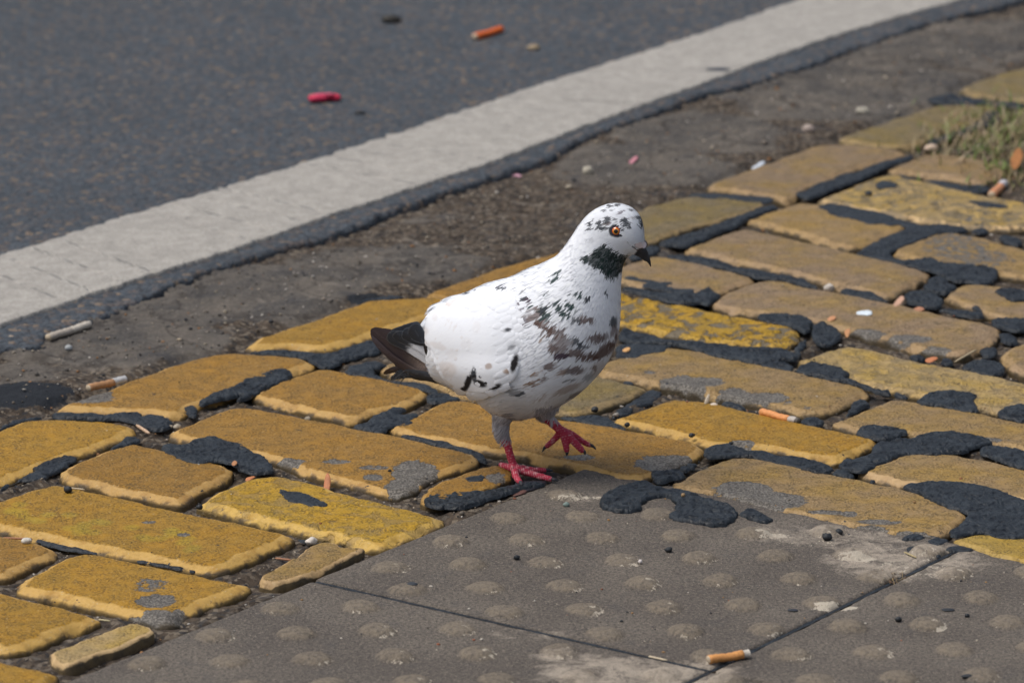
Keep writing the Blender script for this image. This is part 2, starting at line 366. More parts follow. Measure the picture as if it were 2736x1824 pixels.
# soil, gutter strip and the bed under the bricks
gx = np.arange(-.95, 1.0, .0036); gy = np.r_[np.arange(3.05, 5.6, .0042), np.arange(5.6, 8.2, .008)]
GX, GY = np.meshgrid(gx, gy, indexing='ij'); X = np.stack([GX.ravel(), GY.ravel()], 1)
lipb = resample(LIP, .02)
def lip_d(X):
    out = np.full(len(X), 9.0)
    for a in lipb[::1]: np.minimum(out, np.hypot(X[:, 0]-a[0], X[:, 1]-a[1]), out)
    return out
dl = lip_d(X)
GUT = [('W',480,690,.16,.10,1),('W',620,650,.12,.1,1),('W',250,770,.14,.12,1),('W',60,850,.06,.05,.6),('W',900,600,.14,.10,.75),('W',1450,370,.10,.14,.8),('W',1600,300,.12,.14,.9),('W',1560,385,.08,.08,.9),('W',1950,200,.2,.22,1),('W',2150,90,.2,.2,.9),('W',1050,500,.08,.06,.5),('W',1350,400,.06,.1,.5),('W',-60,900,.1,.06,.8)]
conc = blobs(X, GUT)
TARF = [('W',30,905,.06,.05,1),('W',90,895,.04,.03,.9),('W',850,682,.03,.02,.9),('H',1000,400,.05,.05,.4)]
tar_shade = blobs(X, TARF); _uv = (X - X0) @ np.linalg.inv(np.stack([D1, D2], 1)).T; tar_shade = np.maximum(tar_shade, sm(1.0, .985, _uv[:, 0])*sm(1.0, .985, _uv[:, 1])*1.3)
z = -.0095 + fbm(GX*16, GY*16, 0, 41, 3)*.0035 + fbm(GX*90, GY*90, 0, 42, 3)*.0022 + fbm(GX*260, GY*260, 0, 43, 2)*.0009
z = z.ravel() + conc*(.0035 + .0*z.ravel()) + tar_shade*.003
z -= .0050*sm(.012, .0, dl); tar_shade = np.maximum(tar_shade, .55*sm(.014, .004, dl))  # crevice shade under the asphalt lip, painted dark through the tar mask
z = np.where(X[:, 1] > 7.6, z - .01, z); z -= .007*sm(1.0, .985, _uv[:, 0])*sm(1.0, .985, _uv[:, 1])
PALEL = [GP('H 0,250 150,275 300,285 450,310 620,355', -.006), GP('A 0,1160 150,1185 400,1235 700,1290', -.006), GP('D 650,400 800,410 950,395', -.006), GP('W 830,590 900,610 960,600', -.006), GP('W 930,560 1000,585 1060,580', -.006), GP('W 1180,470 1240,480', -.006), GP('W 700,655 780,668', -.006)]
pale = np.zeros(len(X))
for L_ in PALEL:
    for a_, b_ in zip(L_[:-1], L_[1:]):
        t_ = np.clip(((X-a_)@(b_-a_))/((b_-a_)@(b_-a_)), 0, 1); dd_ = np.hypot(*(X-a_-t_[:, None]*(b_-a_)).T); pale = np.maximum(pale, .75*sm(.011, .001, dd_)); z += .0022*sm(.016, .001, dd_)
X_G = X.copy(); go = mesh_obj('ground', np.c_[X, z], grid_faces(len(gx), len(gy)), M_SOIL, attrs={'conc': conc, 'tar': tar_shade, 'pale': pale})
tag(go, 'brown soil and broken old concrete between road and bricks', 'ground', None, 'structure')
r = 60.0; bm_v = [(-r, -r, -.045), (r, -r, -.045), (r, r, -.045), (-r, r, -.045)]
tag(mesh_obj('far_ground', bm_v, [(0, 1, 2, 3)], M_SOIL, attrs={'conc': [0]*4, 'tar': [0]*4, 'pale': [0]*4}, smooth=False), 'plain soil ground around the pavement', 'ground', None, 'structure')

# ------------------------------------------------------------------ bricks
GOLD, GOLD2, AMB, OLV, BGE, BG2, PAL = (.42,.225,.016), (.47,.275,.016), (.355,.185,.024), (.225,.165,.066), (.315,.210,.098), (.345,.222,.080), (.48,.33,.115)
BR = [
 ('120,947 150,930 215,905 282,884 345,860 410,836 468,820 538,814 618,817 680,822 712,830 732,845 672,862 600,890 535,912 461,938 402,962 370,960 333,955 220,949', AMB, 'long golden brick with the orange and white cigarette butt lying at its far side'),
 ('564,809 577,786 618,769 680,748 746,728 818,700 849,692 951,685 1020,687 1060,700 1010,730 930,752 849,778 780,802 736,807 650,802', GOLD, 'clean deep yellow brick left of the pigeon, behind its dark tail tip'),
 ('958,683 1000,668 1100,635 1200,602 1270,584 1330,580 1420,590 1440,600 1380,640 1200,700 1060,715 1020,688', AMB, 'amber brick mostly hidden behind the back and neck of the pigeon'),
 ('1435,510 1469,487 1500,474 1571,458 1622,457 1725,463 1765,472 1750,482 1673,508 1545,541 1500,563 1455,575 1425,560', OLV, 'dull olive brick just right of the pigeon head'),
 ('1607,438 1650,418 1700,400 1750,381 1800,362 1845,346 1875,337 1930,335 1990,339 2057,348 2092,357 1994,385 1909,414 1835,446 1838,458 1806,470 1776,460 1700,446', BGE, 'tan brick with a pinkish front edge, between the soil strip and the olive brick'),
 ('1925,318 2010,292 2110,258 2147,247 2224,244 2285,248 2275,262 2240,288 2180,305 2130,325 2125,337 2070,345 1990,338 1935,330', OLV, 'blurred khaki brick at the soil strip, left of the grass clump'),
 ('2195,208 2262,184 2352,155 2420,140 2520,150 2500,200 2420,238 2340,238 2262,230 2224,220', OLV, 'farthest brick, blurred khaki, cut off by the right edge above the grass'),
 ('2029,398 2065,382 2108,364 2147,356 2224,366 2280,378 2315,392 2295,408 2262,426 2224,424 2160,413 2108,407', BGE, 'small tan brick just left of the orange butt beside the grass'),
 ('1869,466 1930,440 2006,411 2045,402 2134,423 2240,447 2352,470 2460,497 2440,515 2352,534 2224,529 2083,507 1980,486 1903,470', PAL, 'long pale mottled brick with dark tar spots, nearest the short orange butt'),
 ('1708,514 1750,497 1800,480 1838,467 1880,472 1990,497 2093,521 2050,540 1985,570 1955,578 1910,566 1830,540 1750,522', BG2, 'short tan brick with a ragged tar smear along its far edge'),
 ('1558,577 1622,555 1689,533 1725,532 1800,547 1891,569 1955,585 2050,606 2134,628 2138,640 2083,668 2045,690 2006,680 1878,649 1750,618 1673,602 1610,588', BGE, 'long beige brick with a white pebble resting at its near edge'),
 ('1400,625 1460,602 1500,591 1546,595 1640,617 1724,638 1736,646 1690,664 1650,680 1590,686 1500,672 1420,655 1390,640', BGE, 'short brown brick with streaky tar smears, right below the pigeon beak'),
 ('1628,700 1660,678 1699,659 1750,645 1801,649 1878,667 1960,683 2044,698 2170,727 2288,754 2303,766 2280,793 2215,824 2172,822 2040,789 1921,758 1860,745 1800,735 1700,722 1640,710', BGE, 'long beige brick carrying the white plastic shard'),
 ('1330,700 1370,675 1400,668 1425,673 1520,693 1622,716 1720,735 1817,752 1832,762 1835,783 1814,803 1760,800 1660,792 1571,784 1500,768 1422,748 1350,728', GOLD2, 'bright yellow pitted brick right of the pigeon breast'),
 ('1365,850 1420,820 1480,803 1571,802 1640,815 1801,851 1900,872 1988,893 1999,908 1960,930 1900,952 1855,960 1800,945 1700,925 1600,905 1500,885 1420,872 1375,865', BG2, 'long tan brick with bare concrete patches on its near edge above the orange butt'),
 ('1180,920 1260,895 1330,868 1371,866 1443,883 1478,893 1481,903 1440,920 1385,940 1335,957 1285,955 1200,938', OLV, 'short brick under the pigeon belly, right of the raised leg'),
 ('1400,967 1460,946 1520,924 1546,917 1584,918 1700,942 1800,965 1891,985 2006,1012 2012,1022 2000,1036 1960,1050 1925,1066 1900,1062 1801,1047 1728,1030 1640,1030 1613,1025 1560,1006 1480,988 1430,975', GOLD, 'golden brick just below the upright seed husk and the orange butt in the joint'),
 ('887,988 930,965 977,943 1015,923 1066,921 1150,938 1280,964 1447,991 1562,1010 1615,1030 1612,1050 1560,1075 1495,1103 1440,1108 1370,1090 1203,1052 1118,1040 1000,1018 915,998', AMB, 'long brown gold brick directly beneath the raised foot of the pigeon'),
 ('580,912 625,888 674,868 731,850 775,854 900,878 965,893 980,902 972,918 935,938 870,952 810,972 746,960 644,935 590,922', AMB, 'small golden brick with a chipped front edge, left of the pigeon below its tail'),
 ('868,850 900,835 960,838 1060,855 1130,880 1180,905 1100,915 1040,905 1000,890 940,875 880,862', BG2, 'tar edged brick partly hidden under the pigeon tail'),
 ('377,1004 435,977 500,948 541,938 600,942 651,953 750,972 849,992 960,1015 1066,1038 1100,1050 1104,1066 1060,1080 985,1105 955,1128 915,1143 860,1133 771,1108 695,1087 626,1061 520,1035 440,1022', AMB, 'long brown gold brick with a grey bare corner, left of the standing foot'),
 ('132,1093 179,1062 256,1034 305,1020 330,1024 380,1038 470,1058 540,1075 532,1100 490,1118 446,1137 422,1163 384,1158 307,1140 220,1122 160,1110', AMB, 'short brown brick with tar flowed over its far right corner'),
 ('-200,1060 -120,1030 0,990 51,970 102,965 179,967 256,970 307,982 313,994 271,1016 200,1042 110,1072 60,1093 0,1118 -60,1130 -150,1100', GOLD, 'gold brick cut off by the left edge, beside a short brown brick'),
 ('-140,1200 -80,1180 0,1150 64,1128 123,1112 200,1127 256,1139 410,1174 602,1212 670,1228 677,1240 620,1265 560,1292 510,1313 475,1315 400,1300 256,1275 100,1242 0,1220 -100,1205', GOLD, 'long yellow brick with round paint dapples and a pale front rim'),
 ('-150,1240 -60,1225 0,1233 77,1247 123,1260 138,1272 110,1290 60,1310 0,1335 -80,1330', AMB, 'brown brick at the left edge with the oval white pebble on it'),
 ('30,1352 90,1310 164,1277 218,1271 350,1297 480,1325 563,1341 580,1352 499,1386 435,1413 398,1434 360,1434 307,1420 153,1381 51,1367', GOLD, 'orange yellow brick with a grey worn patch near its right corner'),
 ('-160,1370 -60,1350 0,1360 100,1384 192,1407 226,1420 228,1431 153,1456 77,1487 25,1499 0,1498 -120,1470', GOLD, 'yellow brick at the lower left edge, above the narrow pale sliver'),
 ('113,1517 128,1502 210,1470 294,1438 318,1437 356,1456 340,1469 250,1505 166,1535 150,1538', PAL, 'narrow pale yellow brick sliver beside the grey slab'),
 ('-150,1520 -60,1508 0,1517 123,1545 138,1556 110,1575 60,1600 -60,1620 -150,1600', GOLD, 'brick in the bottom left corner of the view'),
 ('442,1160 512,1123 565,1103 628,1090 669,1097 760,1123 849,1148 940,1170 1023,1192 1012,1210 960,1232 900,1257 869,1263 797,1248 680,1220 600,1202 500,1178', GOLD2, 'bright yellow brick with a leaf shaped tar patch, touching the grey slab'),
 ('586,1340 660,1295 733,1250 772,1253 790,1264 823,1263 839,1272 790,1295 726,1323 644,1350', BG2, 'small tan brick next to the double white pebble'),
 ('968,1150 990,1120 1060,1092 1118,1074 1160,1070 1180,1085 1175,1105 1120,1130 1060,1155 1000,1165 972,1163', AMB, 'small tar smeared brick wedge left of the standing foot'),
 ('1525,1124 1590,1090 1659,1056 1716,1053 1780,1065 1860,1081 1980,1105 2083,1127 2170,1155 2221,1177 2221,1192 2195,1215 2165,1236 2100,1240 2040,1233 1929,1210 1827,1190 1716,1160 1600,1138', BG2, 'long tan brick with grey worn patches, along the far side of the dotted slab'),
 ('1898,978 1950,957 2006,934 2040,920 2083,922 2200,943 2352,972 2480,1000 2520,1020 2480,1050 2400,1055 2285,1025 2150,1010 2060,1005 1965,998', BG2, 'tan brick right of the wedged orange butt, tar pads along its near side'),
 ('1962,1091 2006,1072 2083,1046 2140,1042 2230,1052 2352,1078 2480,1108 2520,1130 2450,1165 2352,1160 2230,1135 2140,1125 2070,1118 2000,1102', BG2, 'tan brick at the right edge between the two largest tar sheets'),
 ('2185,1247 2220,1234 2255,1227 2352,1240 2500,1265 2560,1290 2500,1330 2400,1312 2352,1300 2290,1285 2237,1270', (.46,.30,.05), 'bright yellow rounded brick at the right edge touching the slab'),
 ('1818,838 1870,818 1929,799 1968,800 2057,820 2200,850 2352,882 2480,910 2500,930 2460,960 2400,975 2352,968 2267,948 2160,925 2070,905 1980,886 1900,862', PAL, 'pale yellow flecked brick with a tar pad on its left end'),
 ('2157,684 2185,668 2215,657 2280,659 2400,680 2480,700 2470,730 2400,745 2330,742 2272,732 2210,708', BGE, 'small beige brick at the right edge with a smooth tar lump on it'),
 ('2038,585 2085,562 2134,541 2172,536 2240,546 2352,577 2440,600 2440,640 2352,645 2250,628 2103,605', BG2, 'brick at the right edge with grey blotches and a messy tar front edge'),
 ('2298,816 2330,798 2380,780 2450,790 2500,820 2450,860 2390,872 2330,860 2310,840', BGE, 'brick corner at the right edge amid tar lumps, beyond the pale flecked brick'),
]
WEAR = [('E',1700,700,.024,.04,1),('E',1600,830,.02,.03,.9),('E',1330,745,.012,.012,.8),('E',570,610,.018,.012,.9),('E',1000,610,.02,.01,.6),('E',1330,660,.02,.01,.6),
 ('K',1250,460,.03,.03,.9),('K',1400,450,.02,.03,.8),('K',1960,690,.03,.03,.95),('K',2220,790,.04,.03,.9),('K',1830,800,.02,.02,.8),('K',500,400,.018,.012,.7),('K',1970,270,.014,.012,.7),
 ('J',1080,950,.026,.05,1),('J',1250,900,.03,.02,.8),('J',1540,1020,.02,.03,.8),('J',1840,1040,.026,.02,.9),('J',1960,1090,.02,.01,.6),('L',50,1130,.03,.03,.9),('L',580,1230,.02,.008,.8),('L',780,1240,.01,.01,.8),('L',1040,1310,.025,.01,.8),('L',900,1380,.03,.015,.7),('L',1330,1420,.02,.01,.7),('L',1560,1440,.02,.01,.8),('L',2000,580,.03,.01,.6),
 ('C',1400,830,.02,.02,.9),('C',1400,960,.015,.02,.9),('C',1600,960,.012,.02,.8),('C',1180,960,.012,.012,.8),('C',1350,680,.02,.03,.55),('B',800,190,.03,.03,.8),('B',1650,1430,.007,.007,.8),('B',1340,1320,.008,.006,.7),
 ('I',1500,1250,.0,.0,0),('I',900,970,.03,.02,.8),('I',1330,1020,.03,.02,.7),('I',1550,1130,.02,.02,.7),('I',1750,200,.05,.09,.55),('I',2000,300,.04,.06,.55),('E',1250,570,.0,.0,0),('J',790,815,.008,.006,.7),('L',400,290,.008,.008,.6),('W',1010,1215,.01,.02,.0),('H',1350,1100,.06,.08,.42),('H',2000,1300,.06,.08,.42),('W',1140,1095,.012,.02,.7)]
WEAR = [w for w in WEAR if w[5] > 0]
PITTED = {13: 1.0, 8: .7, 36: .45, 29: .35}
def build_brick(i, spec, tint, label):
    P = GP(spec, -.005); P = smooth_poly(P, 1, .0026); P, N = normals2(P)
    P = P - N * (np.clip(N[:, 1], 0, 1) * .0065)[:, None]
    P = smooth_poly(P, 0, .0026); P, N = normals2(P)
    P = P + N * (.0016 + fbm(P[:, 0]*55, P[:, 1]*55, i, 51, 4)*.0034 + fbm(P[:, 0]*260, P[:, 1]*260, i, 52, 2)*.0007)[:, None]
    V, F, d, Pn = fill(P, .0030)
    rw = {27: .35, 30: .35, 31: .5, 15: .7, 3: .6, 35: .6}.get(i, .95 if i in (0, 1, 22, 23, 25, 26, 29) else .78); d0 = d; d = d/rw
    z = rw*np.interp(d, [0, .0007, .0018, .0095, .0115, .015], [-.0095, -.0062, -.0050, -.0008, -.0001, 0])
    z += fbm(V[:, 0]*30, V[:, 1]*30, i, 53, 2)*.0009 + fbm(V[:, 0]*190, V[:, 1]*190, i, 54, 3)*.0003 * (.5 + sm(.006, .012, d))
    w = blobs(V, WEAR); z -= w * .0012 * sm(.0, .02, d)
    chip = sm(.10, .40, fbm(V[:, 0]*48, V[:, 1]*48, i*3.3, 55, 4)) * sm(.012, .0, d); z -= chip*.0042; z += fbm(V[:, 0]*130, V[:, 1]*130, i, 58, 3)*.0011*sm(.011, .002, d)
    pt = PITTED.get(i, 0); 
    if pt: z -= pt * .0026 * sm(.05, .35, fbm(V[:, 0]*75, V[:, 1]*75, i, 56, 3)) * sm(.004, .012, d)
    tilt = RNG.normal(0, .006, 2); c = Pn.mean(0); z += (V - c) @ tilt * .35
    zb = V.copy(); n = len(Pn); Vb = np.array([[*(p), -.035] for p in Pn])
    idx = [int(np.argmin(np.abs(V - p).sum(1))) for p in Pn]
    V3 = np.vstack([np.c_[V, z], Vb]); m = len(V); S = []
    for a in range(n):
        b = (a+1) % n; S += [(idx[a], m+a, m+b), (idx[a], m+b, idx[b])]
    F = np.vstack([F, np.array(S)])
    jit = 1 + RNG.uniform(-.06, .06)
    colr = np.tile(np.array(tint)*jit, (len(V3), 1))
    if i == 23:    # round paint dapples
        a = G('B', 350, 1200); 
        r_ = np.random.default_rng(5)
        for _ in range(30):
            q = G('B', r_.uniform(250, 2000), 0, 0) * 0; x = r_.uniform(100, 1750); y = 1150 + (x-100)*.17 + r_.uniform(0, 170)
            q = G('B', x, y); dd = np.hypot((V3[:, 0]-q[0])/.0075, (V3[:, 1]-q[1])/.0085)
            colr = colr*(1 - .7*sm(1.1, .75, dd)[:, None]) + np.array((.43, .29, .022))*.7*sm(1.1, .75, dd)[:, None]
    o = mesh_obj('paving_brick', V3, F, M_BRICK, origin=(c[0], c[1], -.035), colors=colr,
                 attrs={'edge': np.r_[d, np.zeros(n)], 'wear': np.r_[w, np.zeros(n)], 'pit': np.r_[np.full(len(V), pt), np.zeros(n)], 'rimk': np.full(len(V3), 1.0 if i in (0, 1, 17, 18, 20, 21, 22, 23, 24, 25, 26, 29, 30, 27, 16, 8, 34) else .42)})
    tag(o, label, 'brick', 'yellow paving bricks'); return P
BPOLY = [build_brick(i, *b) for i, b in enumerate(BR)]
dqa = np.full(len(X_G), 9.0)
XG = X_G
for Q in BPOLY:
    m_ = ((XG > Q.min(0)-.019) & (XG < Q.max(0)+.019)).all(1); ii_ = np.where(m_)[0]; dq = pdist(XG[ii_], Q); dq = np.where(inside(XG[ii_], Q), 0, dq); dqa[ii_] = np.minimum(dqa[ii_], dq); tar_shade[ii_] = np.maximum(tar_shade[ii_], .40*sm(.016, .006, dq))
zg = np.empty(len(XG)*3, np.float32); go.data.vertices.foreach_get('co', zg); zg = zg.reshape(-1, 3); zg[:, 2] += .0050*sm(.006, .018, dqa)*(1-sm(1.0, .985, _uv[:, 0])*sm(1.0, .985, _uv[:, 1])); go.data.vertices.foreach_set('co', zg.ravel()); go.data.update()
go.data.attributes['tar'].data.foreach_set('value', tar_shade.astype(np.float32))

# ------------------------------------------------------------------ tactile slabs
print('slab', np.linalg.norm(D1), np.degrees(np.arccos(D1@D2/np.linalg.norm(D1)**2)))
gz = lambda x, y: G('M', x, y, .001)
LA, LB = (gz(1905, 410)-gz(525, 450))/2, (gz(1055, 1090)-gz(345, 250))/4
def in_quad(Xp, o, a, b):
    M = np.linalg.inv(np.stack([a, b], 1)); return (Xp - o) @ M.T
DEPW = [('K',400,752,.016,.003,.8),('K',560,740,.03,.005,.7),('K',2240,1080,.020,.009,.8),('O',1100,430,.06,.05,.42),('O',1400,480,.05,.05,.5),('O',500,250,.06,.03,.42),('O',850,420,.02,.012,.9),('O',650,860,.022,.010,.9)]
PALEW = [('M',1200,1450,.09,.05,.9),('M',1750,1450,.06,.04,.9),('M',700,1300,.04,.015,.8),('O',1250,450,.09,.07,.8),('O',400,200,.07,.04,.7),('O',850,260,.06,.05,.7),('M',400,1100,.05,.02,.6),('K',600,740,.04,.02,.6)]
PUD = GP('K 680,800 720,740 800,700 900,660 1030,630 1150,640 1220,690 1330,695 1480,730 1600,770 1750,800 1870,850 1920,920 1900,980 1820,1025 1700,1025 1560,1010 1480,985 1400,985 1320,955 1310,900 1370,870 1350,800 1270,760 1150,780 1070,820 1050,870 1020,900 900,905 780,890 690,860')
SLABS = [(0, 0, 0, 0, 'large dotted grey slab right of the pigeon feet, with tar flowed over its far edge'),
         (0, -1, 1, 0, 'dotted grey slab along the bottom left, beside the yellow brick slivers'),
         (-1, 0, 0, 1, 'dotted grey slab at the lower right, below the bright yellow rounded brick'),
         (-1, -1, 1, 1, 'grey slab corner at the bottom edge, between two other dotted slabs')]
for (i, j, ui, uj, label) in SLABS:
    o0 = X0 + (D1 if i == 0 else 0*D1) + 0*D2
    a = D1*(1 if i == 0 else -1); b = D2*(1 if j == 0 else -1)
    g = .0021
    cs = np.array([X0 + a*g/.4 + b*g/.4, X0 + a + b*g/.4, X0 + a + b, X0 + a*g/.4 + b])
    P = smooth_poly(np.vstack([np.linspace(cs[k], cs[(k+1) % 4], 60, endpoint=False) for k in range(4)]), 0, .003)
    P, N = normals2(P); P = P + N*(fbm(P[:, 0]*120, P[:, 1]*120, 0, 61, 3)*.0009)[:, None]
    V, F, d, Pn = fill(P, .0030)
    z = np.interp(d, [0, .0008, .003], [-.007, -.0042, -.0030]) + fbm(V[:, 0]*25, V[:, 1]*25, 0, 62, 2)*.0005 + fbm(V[:, 0]*220, V[:, 1]*220, 0, 63, 2)*.00025
    off = gz(525, 450) if (i, j) == (0, 0) else (G('M', 1710, 1220, .001) if (i, j) == (5, 5) else (G('O', 770, 1025, .001) if (i, j) == (-1, 0) else (G('F', 1370, 1060, .001) if (i, j) == (0, -1) else G('M', 2150, 1520, .001))))
    dome = np.zeros(len(V)); dep = blobs(V, DEPW); pale = blobs(V, PALEW)
    for m in range(-16, 17):
        for q in range(-16, 17):
            c = off + LA*m + LB*q
            if not inside(c[None], Pn)[0] or pdist(c[None], Pn)[0] < .004 or inside(c[None], PUD)[0]: continue
            rr = np.hypot(*(V - c).T) / .0148
            ang = np.arctan2(V[:, 1]-c[1], V[:, 0]-c[0]); rr = rr*(1 + .05*np.sin(ang*2 + m) + .04*np.sin(3*ang+q))
            hgt = .0060*(.75 + .25*vn(m*1.7, q*2.3, i*5+j, 66)); h = np.sqrt(np.clip(1-rr**2, 0, 1))*hgt
            z = np.maximum(z, -.0034 + h*1.12*(1+.0)) if False else z + np.where(rr < 1, h, 0)
            dome = np.maximum(dome, sm(1.08, .92, rr)); z -= .0009*sm(.14, 0, np.abs(rr-1.12)) + .0012*sm(1, .3, rr)*np.clip(fbm(V[:, 0]*150, V[:, 1]*150, m+q, 68, 3), 0, 1)
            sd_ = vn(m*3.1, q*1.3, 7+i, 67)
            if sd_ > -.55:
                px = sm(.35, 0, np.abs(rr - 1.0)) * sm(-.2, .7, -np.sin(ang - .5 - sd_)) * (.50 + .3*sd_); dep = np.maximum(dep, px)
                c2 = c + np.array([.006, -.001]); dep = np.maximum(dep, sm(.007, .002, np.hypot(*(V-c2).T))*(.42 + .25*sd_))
    Vb = np.c_[Pn, np.full(len(Pn), -.04)]; n = len(Pn); idx = [int(np.argmin(np.abs(V - p).sum(1))) for p in Pn]; m_ = len(V); S = []
    for k in range(n): S += [(idx[k], m_+k, m_+(k+1) % n), (idx[k], m_+(k+1) % n, idx[(k+1) % n])]
    c0 = P.mean(0); zs = np.zeros(n)
    tag(mesh_obj('tactile_slab', np.vstack([np.c_[V, z], Vb]), np.vstack([F, np.array(S)]), M_SLAB, origin=(c0[0], c0[1], -.04),
        attrs={'dome': np.r_[dome, zs], 'dep': np.r_[dep, zs], 'pale': np.r_[pale, zs]}), label, 'paving slab', 'dotted concrete slabs')

# ------------------------------------------------------------------ tar
def tar_mesh(spec, th, zb=0.0, seed=0, sub=.0022):
    P = GP(spec, zb) if isinstance(spec, str) else spec
    P = smooth_poly(P, 2, .0022); P, N = normals2(P)
    P = P + N*(fbm(P[:, 0]*110, P[:, 1]*110, seed, 71, 4)*.0040 + fbm(P[:, 0]*400, P[:, 1]*400, seed, 74, 2)*.0008)[:, None]
    th = th*.60; V, F, d, Pn = fill(P, sub)
    R = min(.0030, max(.0010, d.max()*.7)); t = np.clip(d/R, 0, 1)
    z = zb - .0010 + (th + .0010)*np.sqrt(1-(1-t)**2)
    lump = fbm(V[:, 0]*55 + 3*vn(V[:, 0]*30, V[:, 1]*30, 0, 3), V[:, 1]*55, seed, 72, 3)
    z += np.clip(th, .0006, .0025)*(.75*lump + .6*(.5-np.abs(fbm(V[:, 0]*130, V[:, 1]*190, seed, 73, 3))*2.2) + .2*fbm(V[:, 0]*300, V[:, 1]*300, seed, 75, 2))*t
    return np.c_[V, z], F
